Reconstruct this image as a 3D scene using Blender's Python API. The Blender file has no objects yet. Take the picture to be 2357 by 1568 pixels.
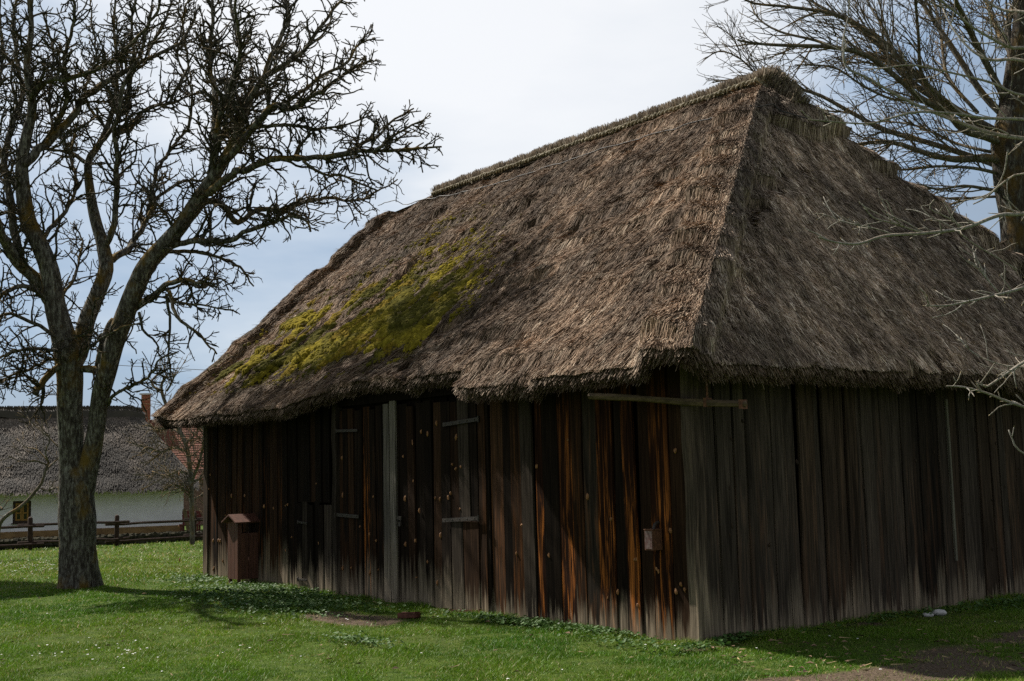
import bpy, math, random
import numpy as np
from mathutils import Vector
R = np.random.default_rng(7)
random.seed(7)
C = bpy.context.scene.collection

# ------------------------------------------------------------------ survey of the place
# pixel measurements of the photograph (2357 wide) are turned into metres on the ground,
# on walls or at a known distance from the viewpoint
CX, CY, F, HC = 1178.5, 784.0, 2650.0, 1.65
ROLL, PITCH = 0.025, math.atan(291 / 2650)
CAM = np.array([0.0, 0.0, HC])

def ray(px, py):
    a = (px - CX) / F; b = (CY - py) / F
    a2 = a * math.cos(ROLL) + b * math.sin(ROLL); b2 = -a * math.sin(ROLL) + b * math.cos(ROLL)
    return np.array([a2, math.cos(PITCH) - b2 * math.sin(PITCH), math.sin(PITCH) + b2 * math.cos(PITCH)])
def onz(px, py, z=0.0):
    d = ray(px, py); return CAM + d * ((z - HC) / d[2])
def onY(px, py, Y):
    d = ray(px, py); return CAM + d * (Y / d[1])
def onplane(px, py, p, n):
    d = ray(px, py); return CAM + d * (np.dot(p - CAM, n) / np.dot(d, n))

# ------------------------------------------------------------------ numpy noise
def _h(ix, iy, iz, seed):
    n = (ix.astype(np.int64) * 374761393 + iy.astype(np.int64) * 668265263 + iz.astype(np.int64) * 2147483647 + seed * 144665) & 0x7fffffff
    n = ((n ^ (n >> 13)) * 1274126177) & 0x7fffffff
    n = ((n ^ (n >> 11)) * 1103515245) & 0x7fffffff
    return ((n >> 7) & 0xffff) / 65535.0
def noise(x, y, z=0.0, seed=0):
    x, y, z = np.broadcast_arrays(np.asarray(x, float), np.asarray(y, float), np.asarray(z, float))
    ix, iy, iz = np.floor(x), np.floor(y), np.floor(z)
    fx, fy, fz = x - ix, y - iy, z - iz
    fx = fx * fx * (3 - 2 * fx); fy = fy * fy * (3 - 2 * fy); fz = fz * fz * (3 - 2 * fz)
    r = 0
    for a in (0, 1):
        for b in (0, 1):
            for c in (0, 1):
                w = (fx if a else 1 - fx) * (fy if b else 1 - fy) * (fz if c else 1 - fz)
                r = r + w * _h(ix + a, iy + b, iz + c, seed)
    return r
def fbm(x, y, z=0.0, seed=0, o=3):
    t, a, s = 0, 1.0, 0
    for i in range(o):
        t = t + a * noise(np.asarray(x) * 2 ** i, np.asarray(y) * 2 ** i, np.asarray(z) * 2 ** i, seed + i); s += a; a *= 0.5
    return t / s
def sstep(a, b, x):
    t = np.clip((np.asarray(x, float) - a) / (b - a), 0, 1); return t * t * (3 - 2 * t)

# ------------------------------------------------------------------ object helpers
def mesh_np(name, V, quads=None, tris=None, col=None, prm=None, mat_idx=None, smooth=False):
    me = bpy.data.meshes.new(name)
    V = np.asarray(V, np.float32)
    me.vertices.add(len(V)); me.vertices.foreach_set('co', V.ravel())
    q = np.zeros((0, 4), np.int32) if quads is None or len(quads) == 0 else np.asarray(quads, np.int32)
    t = np.zeros((0, 3), np.int32) if tris is None or len(tris) == 0 else np.asarray(tris, np.int32)
    nl = q.size + t.size
    me.loops.add(nl); me.loops.foreach_set('vertex_index', np.concatenate([q.ravel(), t.ravel()]).astype(np.int32))
    me.polygons.add(len(q) + len(t))
    me.polygons.foreach_set('loop_start', np.concatenate([np.arange(len(q)) * 4, q.size + np.arange(len(t)) * 3]).astype(np.int32))
    if mat_idx is not None: me.polygons.foreach_set('material_index', np.asarray(mat_idx, np.int32))
    me.update(calc_edges=True)
    me.polygons.foreach_set('use_smooth', np.full(len(me.polygons), bool(smooth)))
    for nm, arr in (('col', col), ('prm', prm)):
        if arr is not None:
            at = me.attributes.new(nm, 'FLOAT_COLOR', 'POINT')
            a = np.ones((len(V), 4), np.float32); a[:, :3] = np.asarray(arr, np.float32)
            at.data.foreach_set('color', a.ravel())
    me.validate()
    return me
def link(name, me, mats, parent=None):
    o = bpy.data.objects.new(name, me); C.objects.link(o)
    for m in (mats if isinstance(mats, (list, tuple)) else [mats]): me.materials.append(m)
    if parent is not None: o.parent = parent
    return o
def tag(o, label=None, cat=None, group=None, kind=None):
    if label: o['label'] = label
    if cat: o['category'] = cat
    if group: o['group'] = group
    if kind: o['kind'] = kind
    return o
def thing(name, label, cat, group=None):
    o = bpy.data.objects.new(name, None); C.objects.link(o)
    return tag(o, label, cat, group)

def unit(v): return v / (np.linalg.norm(v) + 1e-9)
class MB:
    """collects boxes, tubes and blobs for ONE mesh"""
    def __init__(s): s.V = []; s.Q = []; s.T = []; s.col = []; s.prm = []; s.n = 0
    def add(s, V, Q=None, T=None, col=(.5, .5, .5), prm=(0, 0, 0)):
        V = np.asarray(V, float)
        if Q is not None and len(Q): s.Q.append(np.asarray(Q) + s.n)
        if T is not None and len(T): s.T.append(np.asarray(T) + s.n)
        s.V.append(V); s.n += len(V)
        c = np.asarray(col, float); s.col.append(np.tile(c, (len(V), 1)) if c.ndim == 1 else c)
        p = np.asarray(prm, float); s.prm.append(np.tile(p, (len(V), 1)) if p.ndim == 1 else p)
        return s
    def box(s, c, ax, ay, az, hx, hy, hz, **k):
        c, ax, ay, az = [np.asarray(q, float) for q in (c, ax, ay, az)]
        V = [c + ax * hx * i + ay * hy * j + az * hz * m for i in (-1, 1) for j in (-1, 1) for m in (-1, 1)]
        Q = [(0, 1, 3, 2), (4, 6, 7, 5), (0, 4, 5, 1), (2, 3, 7, 6), (0, 2, 6, 4), (1, 5, 7, 3)]
        return s.add(V, Q, **k)
    def tube(s, pts, rad, k=6, cap=True, jit=0.0, **kw):
        V, Q, T = tube_np(np.asarray(pts, float), np.asarray(rad, float), k, jit)
        return s.add(V, Q, T, **kw)
    def mesh(s, name, smooth=False):
        return mesh_np(name, np.concatenate(s.V), np.concatenate(s.Q) if s.Q else None, np.concatenate(s.T) if s.T else None,
                       np.concatenate(s.col), np.concatenate(s.prm), None, smooth)
    def build(s, name, mat, parent=None, smooth=False): return link(name, s.mesh(name, smooth), mat, parent)

def tube_np(P, r, k, jit=0.0):
    n = len(P)
    T = np.gradient(P, axis=0); T /= np.linalg.norm(T, axis=1, keepdims=True) + 1e-9
    ref = np.array([0.31, 0.87, 0.38]) if abs(T[0] @ np.array([0.31, 0.87, 0.38])) < 0.9 else np.array([0.9, 0.1, -0.4])
    N = np.empty_like(P); v = ref - T[0] * (ref @ T[0])
    for i in range(n):
        v = v - T[i] * (v @ T[i]); v = v / (np.linalg.norm(v) + 1e-9); N[i] = v
    B = np.cross(T, N)
    a = np.arange(k) * 2 * math.pi / k
    rr = np.asarray(r)[:, None] * np.ones((n, k))
    if jit: rr = rr * (1 + jit * (R.random((n, k)) - .5))
    V = P[:, None, :] + rr[..., None] * (N[:, None, :] * np.cos(a)[None, :, None] + B[:, None, :] * np.sin(a)[None, :, None])
    V = V.reshape(-1, 3)
    i = np.arange(n - 1)[:, None] * k; j = np.arange(k)[None, :]; j2 = (j + 1) % k
    Q = np.stack([i + j, i + j2, i + k + j2, i + k + j], -1).reshape(-1, 4)
    V = np.concatenate([V, P[-1:] + T[-1:] * r[-1] * .6, P[:1]])
    jj = np.arange(k); e = (n - 1) * k
    Tt = np.concatenate([np.stack([e + jj, e + (jj + 1) % k, np.full(k, n * k)], -1), np.stack([(jj + 1) % k, jj, np.full(k, n * k + 1)], -1)])
    return V, Q, Tt

# ------------------------------------------------------------------ materials
def mat(name, rough=.8, spec=.3):
    m = bpy.data.materials.new(name); m.use_nodes = True
    nt = m.node_tree; b = nt.nodes['Principled BSDF']
    b.inputs['Roughness'].default_value = rough; b.inputs['Specular IOR Level'].default_value = spec
    return m, nt, b
def N(nt, typ, **kw):
    n = nt.nodes.new(typ)
    for k, v in kw.items(): setattr(n, k, v)
    return n
def setin(n, **kw):
    for k, v in kw.items(): n.inputs[k].default_value = v
    return n
def pos_scaled(nt, sc, add=None):
    g = N(nt, 'ShaderNodeNewGeometry'); m = N(nt, 'ShaderNodeVectorMath', operation='MULTIPLY')
    nt.links.new(g.outputs['Position'], m.inputs[0]); m.inputs[1].default_value = sc
    out = m.outputs[0]
    if add is not None:
        a = N(nt, 'ShaderNodeVectorMath', operation='ADD'); nt.links.new(out, a.inputs[0]); nt.links.new(add, a.inputs[1]); out = a.outputs[0]
    return out
def nz(nt, vec, scale=1.0, detail=4.0, rough=.6, dist=0.0):
    n = N(nt, 'ShaderNodeTexNoise'); setin(n, Scale=scale, Detail=detail, Roughness=rough, Distortion=dist)
    nt.links.new(vec, n.inputs['Vector']); return n.outputs['Fac']
def mr(nt, v, a, b, c=0.0, d=1.0):
    n = N(nt, 'ShaderNodeMapRange'); n.inputs[1].default_value = a; n.inputs[2].default_value = b; n.inputs[3].default_value = c; n.inputs[4].default_value = d
    nt.links.new(v, n.inputs[0]); return n.outputs[0]
def math_(nt, op, a, b):
    n = N(nt, 'ShaderNodeMath', operation=op)
    for i, q in enumerate((a, b)):
        if isinstance(q, (int, float)): n.inputs[i].default_value = q
        else: nt.links.new(q, n.inputs[i])
    return n.outputs[0]
def mixc(nt, fac, a, b, mode='MIX'):
    n = N(nt, 'ShaderNodeMix', data_type='RGBA', blend_type=mode)
    for s, q in ((0, fac), (6, a), (7, b)):
        if isinstance(q, (int, float)): n.inputs[s].default_value = q
        elif isinstance(q, tuple): n.inputs[s].default_value = (*q, 1) if len(q) == 3 else q
        else: nt.links.new(q, n.inputs[s])
    return n.outputs[2]
def attr(nt, name):
    n = N(nt, 'ShaderNodeAttribute'); n.attribute_name = name; return n
def bump(nt, b, h, strength=.4, dist=.02):
    n = N(nt, 'ShaderNodeBump'); setin(n, Strength=strength, Distance=dist)
    nt.links.new(h, n.inputs['Height']); nt.links.new(n.outputs[0], b.inputs['Normal'])

def noisy_mat(name, c1, c2, sc=(8, 8, 8), rough=.85, spec=.25, bs=.3, bd=.01, lo=.35, hi=.65, detail=6):
    m, nt, b = mat(name, rough, spec)
    f = nz(nt, pos_scaled(nt, sc), 1, detail)
    nt.links.new(mixc(nt, mr(nt, f, lo, hi), c1, c2), b.inputs['Base Color']); bump(nt, b, f, bs, bd)
    return m

def wood_mat():
    m, nt, b = mat('weathered_boards', .9, .06)
    col = attr(nt, 'col'); prm = attr(nt, 'prm')
    sep = N(nt, 'ShaderNodeSeparateColor'); nt.links.new(prm.outputs['Color'], sep.inputs[0])
    off = N(nt, 'ShaderNodeCombineXYZ')
    r60 = math_(nt, 'MULTIPLY', sep.outputs[2], 63.0)
    nt.links.new(r60, off.inputs[0]); nt.links.new(r60, off.inputs[2])
    fine = nz(nt, pos_scaled(nt, (70, 70, 1.6), off.outputs[0]), 1, 6, .65, .5)
    mid = nz(nt, pos_scaled(nt, (18, 18, 1.1), off.outputs[0]), 1, 5, .6, .9)
    big = nz(nt, pos_scaled(nt, (7, 7, .55), off.outputs[0]), 1, 3, .6)
    g = math_(nt, 'MULTIPLY', mr(nt, fine, .3, .7, .38, 1.6), mr(nt, mid, .3, .7, .5, 1.5))
    base = mixc(nt, 1.0, col.outputs['Color'], (1, 1, 1), 'MULTIPLY')
    # bare orange heartwood where the silvered skin has worn off, plus painted sun glow
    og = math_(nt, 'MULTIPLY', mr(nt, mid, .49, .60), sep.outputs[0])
        # splash-bleached feet of the boards, tinted brighter in place of sun, ragged upper edge, differing board by board
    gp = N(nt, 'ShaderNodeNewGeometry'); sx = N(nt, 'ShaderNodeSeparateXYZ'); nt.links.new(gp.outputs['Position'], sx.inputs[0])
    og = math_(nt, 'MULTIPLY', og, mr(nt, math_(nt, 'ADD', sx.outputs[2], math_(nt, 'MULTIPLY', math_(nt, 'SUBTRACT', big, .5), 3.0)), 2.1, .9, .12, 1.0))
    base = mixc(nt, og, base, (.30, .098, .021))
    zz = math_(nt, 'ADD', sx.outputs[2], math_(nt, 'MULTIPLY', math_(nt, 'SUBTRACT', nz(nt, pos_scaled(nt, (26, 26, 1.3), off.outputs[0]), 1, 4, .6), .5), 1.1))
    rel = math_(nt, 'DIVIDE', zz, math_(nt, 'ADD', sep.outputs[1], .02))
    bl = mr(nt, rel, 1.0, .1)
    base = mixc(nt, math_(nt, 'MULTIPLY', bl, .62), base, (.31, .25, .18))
    gs = N(nt, 'ShaderNodeVectorMath', operation='SCALE'); nt.links.new(base, gs.inputs[0]); nt.links.new(g, gs.inputs['Scale'])
    nt.links.new(gs.outputs[0], b.inputs['Base Color'])
    bump(nt, b, fine, .6, .005)
    return m

def attr_mat(name, rough=.85, spec=.2, var=(6, 6, 6), amt=(.75, 1.25), transl=0.0):
    m, nt, b = mat(name, rough, spec)
    col = attr(nt, 'col')
    f = nz(nt, pos_scaled(nt, var), 1, 4)
    gs = N(nt, 'ShaderNodeVectorMath', operation='SCALE'); nt.links.new(col.outputs['Color'], gs.inputs[0]); nt.links.new(mr(nt, f, .3, .7, *amt), gs.inputs['Scale'])
    nt.links.new(gs.outputs[0], b.inputs['Base Color'])
    if transl:
        t = N(nt, 'ShaderNodeBsdfTranslucent'); mx = N(nt, 'ShaderNodeMixShader'); mx.inputs[0].default_value = transl
        nt.links.new(gs.outputs[0], t.inputs[0]); nt.links.new(b.outputs[0], mx.inputs[1]); nt.links.new(t.outputs[0], mx.inputs[2])
        nt.links.new(mx.outputs[0], nt.nodes['Material Output'].inputs[0])
    return m

def bark_mat(name, dark, light, moss, moss_amt=.5, sc=1.0, lich=(.5, .62)):
    m, nt, b = mat(name, .92, .15)
    crack = nz(nt, pos_scaled(nt, (26 * sc, 26 * sc, 4.5 * sc)), 1, 7, .7)
    patch = nz(nt, pos_scaled(nt, (17 * sc, 17 * sc, 5 * sc)), 1, 8, .78)
    mo = nz(nt, pos_scaled(nt, (2.6, 2.6, 1.7)), 1, 5, .6)
    base = mixc(nt, mr(nt, crack, .38, .62), dark, tuple(min(1, 2.3 * c) for c in dark))
    base = mixc(nt, math_(nt, 'MULTIPLY', mr(nt, patch, *lich), mr(nt, crack, .38, .5)), base, light)
    ge = N(nt, 'ShaderNodeNewGeometry'); sx = N(nt, 'ShaderNodeSeparateXYZ'); nt.links.new(ge.outputs['Normal'], sx.inputs[0])
    mf = math_(nt, 'MULTIPLY', mr(nt, math_(nt, 'ADD', mo, math_(nt, 'MULTIPLY', sx.outputs[2], .16)), .51, .64), moss_amt)
    base = mixc(nt, mf, base, moss)
    nt.links.new(base, b.inputs['Base Color']); bump(nt, b, crack, 1.0, .035 / sc)
    return m

M = {}
M['wood'] = wood_mat()
M['knot'] = noisy_mat('resin_knot', (.16, .065, .024), (.36, .18, .075), (60, 60, 30), .6, .3)
M['thatch'] = attr_mat('weathered_thatch', .8, .22, (3, 3, 3), (.72, 1.28))
M['thatch_core'] = noisy_mat('thatch_core', (.025, .018, .012), (.10, .075, .05), (60, 60, 14), .95, .1, .8, .03)
M['moss'] = attr_mat('roof_moss', .95, .05, (20, 20, 20), (.6, 1.35))
M['iron'] = noisy_mat('forged_iron', (.016, .015, .015), (.05, .036, .028), (40, 40, 40), .6, .4)
M['rust'] = noisy_mat('rusty_iron', (.07, .03, .018), (.17, .075, .04), (30, 30, 30), .75, .3)
M['rope'] = attr_mat('straw_rope', .85, .2, (30, 30, 30))
M['cable'] = noisy_mat('dark_cable', (.012, .011, .011), (.03, .028, .026), (30, 30, 30), .6, .3)
M['beam'] = noisy_mat('old_beam', (.035, .024, .016), (.11, .07, .04), (9, 9, 9), .85, .2)
M['pole'] = noisy_mat('pale_split_pole', (.065, .048, .030), (.15, .105, .062), (10, 10, 30), .85, .2)
M['stained'] = noisy_mat('red_brown_stained_planks', (.055, .022, .014), (.11, .043, .026), (35, 35, 2.5), .6, .35, .3, .006)
M['bark_pear'] = bark_mat('lichened_pear_bark', (.030, .025, .020), (.27, .265, .225), (.15, .095, .018), .9, 1.3, (.45, .63))
M['bark_twig'] = bark_mat('dark_twig_bark', (.026, .024, .019), (.13, .13, .105), (.10, .06, .012), .6, 2.0)
M['bud'] = noisy_mat('tan_buds', (.16, .12, .06), (.30, .24, .13), (50, 50, 50), .7, .2)
M['bark_linden'] = bark_mat('grey_linden_bark', (.065, .056, .045), (.25, .25, .215), (.19, .11, .02), .6)
M['bark_pale'] = bark_mat('pale_lit_bark', (.17, .16, .14), (.40, .39, .36), (.30, .16, .03), .2, 2.0)  # sunlight on the branches is lifted into this bark colour
M['lawn'] = None
M['plaster'] = noisy_mat('whitewash', (.84, .80, .84), (.93, .89, .93), (3, 3, 3), .9, .15, .5, .03)
M['ochre'] = noisy_mat('ochre_plinth', (.20, .12, .055), (.32, .20, .09), (3, 3, 6), .9, .15)
M['far_thatch'] = attr_mat('grey_thatch', .75, .3, (2, 2, 2), (.7, 1.3))
M['brick'] = None
M['stone'] = noisy_mat('mossy_stone', (.014, .013, .009), (.055, .05, .03), (7, 7, 9), .95, .1, .9, .05)
M['pale_stone'] = noisy_mat('pale_stone', (.42, .41, .40), (.62, .61, .60), (20, 20, 20), .8, .2)
M['fence'] = noisy_mat('dark_fence_wood', (.026, .016, .012), (.06, .036, .026), (14, 14, 14), .85, .2)
M['yellow'] = noisy_mat('ochre_window_paint', (.30, .16, .03), (.40, .22, .05), (10, 10, 10), .6, .3)
M['dark_paint'] = noisy_mat('dark_brown_paint', (.03, .018, .012), (.06, .035, .02), (10, 10, 10), .6, .3)
M['red_paint'] = noisy_mat('red_paint', (.09, .010, .010), (.13, .018, .014), (10, 10, 10), .5, .35)
gm, gnt, gb = mat('window_glass', .08, .5); gb.inputs['Base Color'].default_value = (.012, .014, .016, 1); M['glass'] = gm
M['white_flower'] = noisy_mat('daisy_white', (.65, .65, .62), (.8, .8, .78), (50, 50, 50), .7, .2)
M['grass'] = attr_mat('grass_blades', .55, .28, (1.1, 1.1, 1.1), (.8, 1.2), .3)
M['leaf'] = attr_mat('ground_leaves', .6, .25, (9, 9, 9), (.8, 1.2), .2)
M['litter'] = attr_mat('dry_litter', .85, .15, (30, 30, 30))

def brick_mat(name, c1, c2, mortar, sc, bw=.25, bh=.07):
    m, nt, b = mat(name, .85, .2)
    tc = N(nt, 'ShaderNodeTexCoord'); t = N(nt, 'ShaderNodeTexBrick')
    setin(t, Scale=sc); t.inputs['Color1'].default_value = (*c1, 1); t.inputs['Color2'].default_value = (*c2, 1); t.inputs['Mortar'].default_value = (*mortar, 1)
    t.inputs['Mortar Size'].default_value = .008; t.inputs['Brick Width'].default_value = bw; t.inputs['Row Height'].default_value = bh
    sw = N(nt, 'ShaderNodeSeparateXYZ'); cb = N(nt, 'ShaderNodeCombineXYZ'); nt.links.new(tc.outputs['Object'], sw.inputs[0])
    nt.links.new(math_(nt, 'ADD', sw.outputs[0], sw.outputs[1]), cb.inputs[0]); nt.links.new(sw.outputs[2], cb.inputs[1])
    nt.links.new(cb.outputs[0], t.inputs['Vector'])
    f = nz(nt, pos_scaled(nt, (5, 5, 5)), 1, 5)
    nt.links.new(mixc(nt, mr(nt, f, .3, .7, 0, .55), t.outputs['Color'], c2, 'MIX'), b.inputs['Base Color'])
    bump(nt, b, t.outputs['Fac'], -.4, .01)
    return m
M['brick'] = brick_mat('chimney_brick', (.30, .095, .05), (.22, .065, .035), (.32, .2, .14), 1)
M['tile'] = brick_mat('red_roof_tiles', (.20, .075, .045), (.13, .05, .032), (.03, .015, .012), 1, .22, .16)

# ------------------------------------------------------------------ light, sky, camera
AZ = np.array([-.812, .584]); EL = math.radians(49)
SUN = np.array([AZ[0] * math.cos(EL), AZ[1] * math.cos(EL), math.sin(EL)]); SUN /= np.linalg.norm(SUN)
sl = bpy.data.lights.new('sun', 'SUN'); sl.energy = 5.0; sl.angle = math.radians(.7); sl.color = (1, .94, .84)
so = bpy.data.objects.new('sun', sl); C.objects.link(so)
so.rotation_euler = Vector((-SUN[0], -SUN[1], -SUN[2])).to_track_quat('-Z', 'Y').to_euler()

w = bpy.data.worlds.new('World'); bpy.context.scene.world = w; w.use_nodes = True
nt = w.node_tree; nt.nodes.clear()
out = N(nt, 'ShaderNodeOutputWorld')
sky = N(nt, 'ShaderNodeTexSky', sky_type='NISHITA'); sky.sun_disc = False; sky.sun_elevation = EL; sky.sun_rotation = math.atan2(AZ[0], AZ[1])
b1 = N(nt, 'ShaderNodeBackground'); nt.links.new(sky.outputs[0], b1.inputs[0]); b1.inputs[1].default_value = .09
tc = N(nt, 'ShaderNodeTexCoord')
gd = ray(960, -260); gd /= np.linalg.norm(gd)
dt = N(nt, 'ShaderNodeVectorMath', operation='DOT_PRODUCT'); nt.links.new(tc.outputs['Generated'], dt.inputs[0]); dt.inputs[1].default_value = gd
ang = math_(nt, 'MULTIPLY', N(nt, 'ShaderNodeMath', operation='ARCCOSINE').outputs[0], 1.0)
ac = [n for n in nt.nodes if n.type == 'MATH' and n.operation == 'ARCCOSINE'][0]; nt.links.new(dt.outputs['Value'], ac.inputs[0])
mp = N(nt, 'ShaderNodeVectorMath', operation='MULTIPLY'); nt.links.new(tc.outputs['Generated'], mp.inputs[0]); mp.inputs[1].default_value = (3.2, 3.2, 11)
cn = nz(nt, mp.outputs[0], 1, 5, .55)
mp2 = N(nt, 'ShaderNodeVectorMath', operation='MULTIPLY'); nt.links.new(tc.outputs['Generated'], mp2.inputs[0]); mp2.inputs[1].default_value = (1.6, 1.6, 5)
cn2 = nz(nt, mp2.outputs[0], 1, 4, .5)
a2 = math_(nt, 'ADD', ang, math_(nt, 'MULTIPLY', math_(nt, 'SUBTRACT', cn, .5), .36))
a2 = math_(nt, 'ADD', a2, math_(nt, 'MULTIPLY', math_(nt, 'SUBTRACT', cn2, .5), .36))
rp = N(nt, 'ShaderNodeValToRGB'); nt.links.new(mr(nt, a2, 0, 1.2), rp.inputs[0])
cr = rp.color_ramp
stops = [(0.0, (.665, .67, .675)), (.17, (.655, .66, .665)), (.24, (.60, .615, .632)), (.29, (.46, .505, .56)), (.40, (.225, .305, .415)), (.62, (.22, .25, .29)), (1.0, (.235, .247, .262))]
cr.elements[0].position = 0; cr.elements[0].color = (*stops[0][1], 1)
cr.elements[1].position = 1; cr.elements[1].color = (*stops[-1][1], 1)
for p, c in stops[1:-1]:
    e = cr.elements.new(p); e.color = (*c, 1)
b2 = N(nt, 'ShaderNodeBackground'); nt.links.new(rp.outputs[0], b2.inputs[0]); b2.inputs[1].default_value = 1.0
mx = N(nt, 'ShaderNodeMixShader'); mx.inputs[0].default_value = .88
nt.links.new(b1.outputs[0], mx.inputs[1]); nt.links.new(b2.outputs[0], mx.inputs[2]); nt.links.new(mx.outputs[0], out.inputs[0])

sc = bpy.context.scene
sc.cycles.use_denoising = False
sc.view_settings.view_transform = 'Standard'; sc.view_settings.look = 'None'; sc.view_settings.exposure = .6; sc.view_settings.gamma = 1
cd = bpy.data.cameras.new('camera'); co = bpy.data.objects.new('camera', cd); C.objects.link(co); sc.camera = co
cd.sensor_width = 36; cd.lens = F / (2 * CX) * 36; cd.clip_end = 3000; cd.clip_start = .1
fw = np.array([0, math.cos(PITCH), math.sin(PITCH)]); up0 = np.array([0, -math.sin(PITCH), math.cos(PITCH)]); rt0 = np.array([1., 0, 0])
rt = rt0 * math.cos(ROLL) - up0 * math.sin(ROLL); up = rt0 * math.sin(ROLL) + up0 * math.cos(ROLL)
from mathutils import Matrix
mw = Matrix([[rt[i], up[i], -fw[i], CAM[i]] for i in range(3)] + [[0, 0, 0, 1]]); co.matrix_world = mw

# ------------------------------------------------------------------ barn frame: s along the door wall, t along the end wall
K = onz(1610, 1483); L_ = onz(470, 1325); R_ = onz(2357, 1368)
U = L_ - K; LEN = np.linalg.norm(U); U /= LEN
V = R_ - K; V /= np.linalg.norm(V)
Z = np.array([0, 0, 1.])
W = 8.5
nU = np.array([-U[1], U[0], 0]); nU = nU if nU @ V < 0 else -nU     # outward normal of the door wall
nV = np.array([-V[1], V[0], 0]); nV = nV if nV @ U < 0 else -nV     # outward normal of the end wall
Minv = np.linalg.inv(np.array([U[:2], V[:2]]).T)
def bw(s, t, z): return K + U * s + V * t + Z * z
def st(P): q = Minv @ (np.asarray(P)[:2] - K[:2]); return q[0], q[1]
def door_wall(px, py):
    P = onplane(px, py, K, nU); return st(P)[0], P[2]

# ------------------------------------------------------------------ ground
def tz(x, y):
    x = np.asarray(x, float); y = np.asarray(y, float)
    z = -.025 * np.clip(y - 18, 0, 26)
    q = np.stack([x - K[0], y - K[1]], -1) @ Minv.T
    near = np.minimum(np.abs(q[..., 0]), 9) * 0
    bumpy = .05 * (fbm(x * .5, y * .5, 0, 5) - .5) + .02 * (fbm(x * 2.2, y * 2.2, 0, 9) - .5)
    # keep level along the walls of the barn
    ds = np.maximum(np.maximum(-q[..., 0], q[..., 0] - LEN), 0); dt_ = np.maximum(np.maximum(-q[..., 1], q[..., 1] - W), 0)
    d = np.hypot(ds, dt_)
    return z * sstep(0, 3, d) + bumpy * sstep(0.0, 1.2, d) * np.exp(-np.maximum(y - 60, 0) / 20)
pd1 = onz(830, 1424); pd2 = onz(2230, 1540); pd3 = onz(2300, 1480); pd4 = onz(1620, 1495); pd5 = onz(1900, 1450); pd6 = onz(1990, 1566)
def dirt(x, y):
    x = np.asarray(x, float); y = np.asarray(y, float)
    n = fbm(x * 1.7, y * 1.7, 0, 21, 4)
    def patch(c, ax, ra, rb):
        dx, dy = x - c[0], y - c[1]; a = (dx * ax[0] + dy * ax[1]) / ra; b = (-dx * ax[1] + dy * ax[0]) / rb
        return np.exp(-(a * a + b * b))
    m = 1.1 * patch(pd1, U, 1.0, .42) + .52 * patch(pd2, (.95, .2), 2.1, .38) + .8 * patch(pd3, V, 1.5, .45) + .9 * patch(pd4, (1, 0), .5, .2) + .55 * patch(pd5, V, 1.2, .35) + .6 * patch(pd6, (1, 0), .9, .3)
    return sstep(.42, .62, m * (.15 + 1.5 * n) + .16 * sstep(.62, .8, n))
def axis(lo, hi, step, outer):
    inner = np.arange(lo, hi + 1e-6, step)
    return np.concatenate([lo - np.array(outer)[::-1], inner, hi + np.array(outer)])
xs = axis(-11, 9.5, .1, [.4, 1, 2, 4, 7, 11, 16, 25, 40, 80, 200, 700]); ys = axis(6, 24, .1, [.3, .7, 1.3, 2, 3, 4, 5.5, 7, 9, 11, 13, 15, 18, 22, 30, 45, 80, 200, 900])
gx, gy = np.meshgrid(xs, ys, indexing='ij')
gz = tz(gx, gy)
nx, ny = gx.shape
ii = (np.arange(nx - 1)[:, None] * ny + np.arange(ny - 1)[None, :]).ravel()
dm = dirt(gx, gy).ravel()
lm, lnt, lb = mat('lawn_ground', .95, .1)
la = attr(lnt, 'col'); ls = N(lnt, 'ShaderNodeSeparateColor'); lnt.links.new(la.outputs['Color'], ls.inputs[0])
n1 = nz(lnt, pos_scaled(lnt, (6, 6, 6)), 1, 8, .65); n2 = nz(lnt, pos_scaled(lnt, (.6, .6, .6)), 1, 4); n3 = nz(lnt, pos_scaled(lnt, (45, 45, 45)), 1, 4, .7)
gcol = mixc(lnt, mr(lnt, n1, .35, .65), (.030, .060, .008), (.085, .125, .018))
gcol = mixc(lnt, mr(lnt, n2, .45, .7, 0, .45), gcol, (.085, .095, .030))
dcol = mixc(lnt, mr(lnt, n3, .35, .65), (.050, .035, .024), (.17, .128, .090))
fin = mixc(lnt, ls.outputs[0], gcol, dcol)
lnt.links.new(fin, lb.inputs['Base Color']); bump(lnt, lb, math_(lnt, 'ADD', n1, n3), .8, .03)
M['lawn'] = lm
me = mesh_np('lawn', np.stack([gx, gy, gz], -1).reshape(-1, 3), np.stack([ii, ii + ny, ii + ny + 1, ii + 1], -1), None, np.stack([dm, dm, dm], -1), None, None, True)
tag(link('lawn', me, lm), kind='structure')

# grass: blades thinning out and growing broader with distance
def in_barn(x, y, m=0.0):
    q = np.stack([x - K[0], y - K[1]], -1) @ Minv.T
    return (q[:, 0] > -m) & (q[:, 0] < LEN + m) & (q[:, 1] > -m) & (q[:, 1] < W + m)
def frustum_pts(n, y0, y1, power=1.0):
    u = R.random(n); y = y0 + (y1 - y0) * u ** power
    x = (R.random(n) - .5) * 2 * (y * .47 + .35)
    return x, y
XX, YY, HH, WW_ = [], [], [], []
for n, y0, y1, h, wd in ((260000, 8.2, 12.5, .025, .0042), (210000, 12.5, 18.5, .027, .006), (120000, 18.5, 27, .042, .010), (50000, 27, 42, .05, .016)):
    x, y = frustum_pts(n, y0, y1)
    XX.append(x); YY.append(y); HH.append(np.full(n, h)); WW_.append(np.full(n, wd))
x, y, h, wd = map(np.concatenate, (XX, YY, HH, WW_))
cl = fbm(x * 3.1, y * 3.1, 0, 31, 3); big = fbm(x * .55, y * .55, 0, 37, 3)
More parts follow.
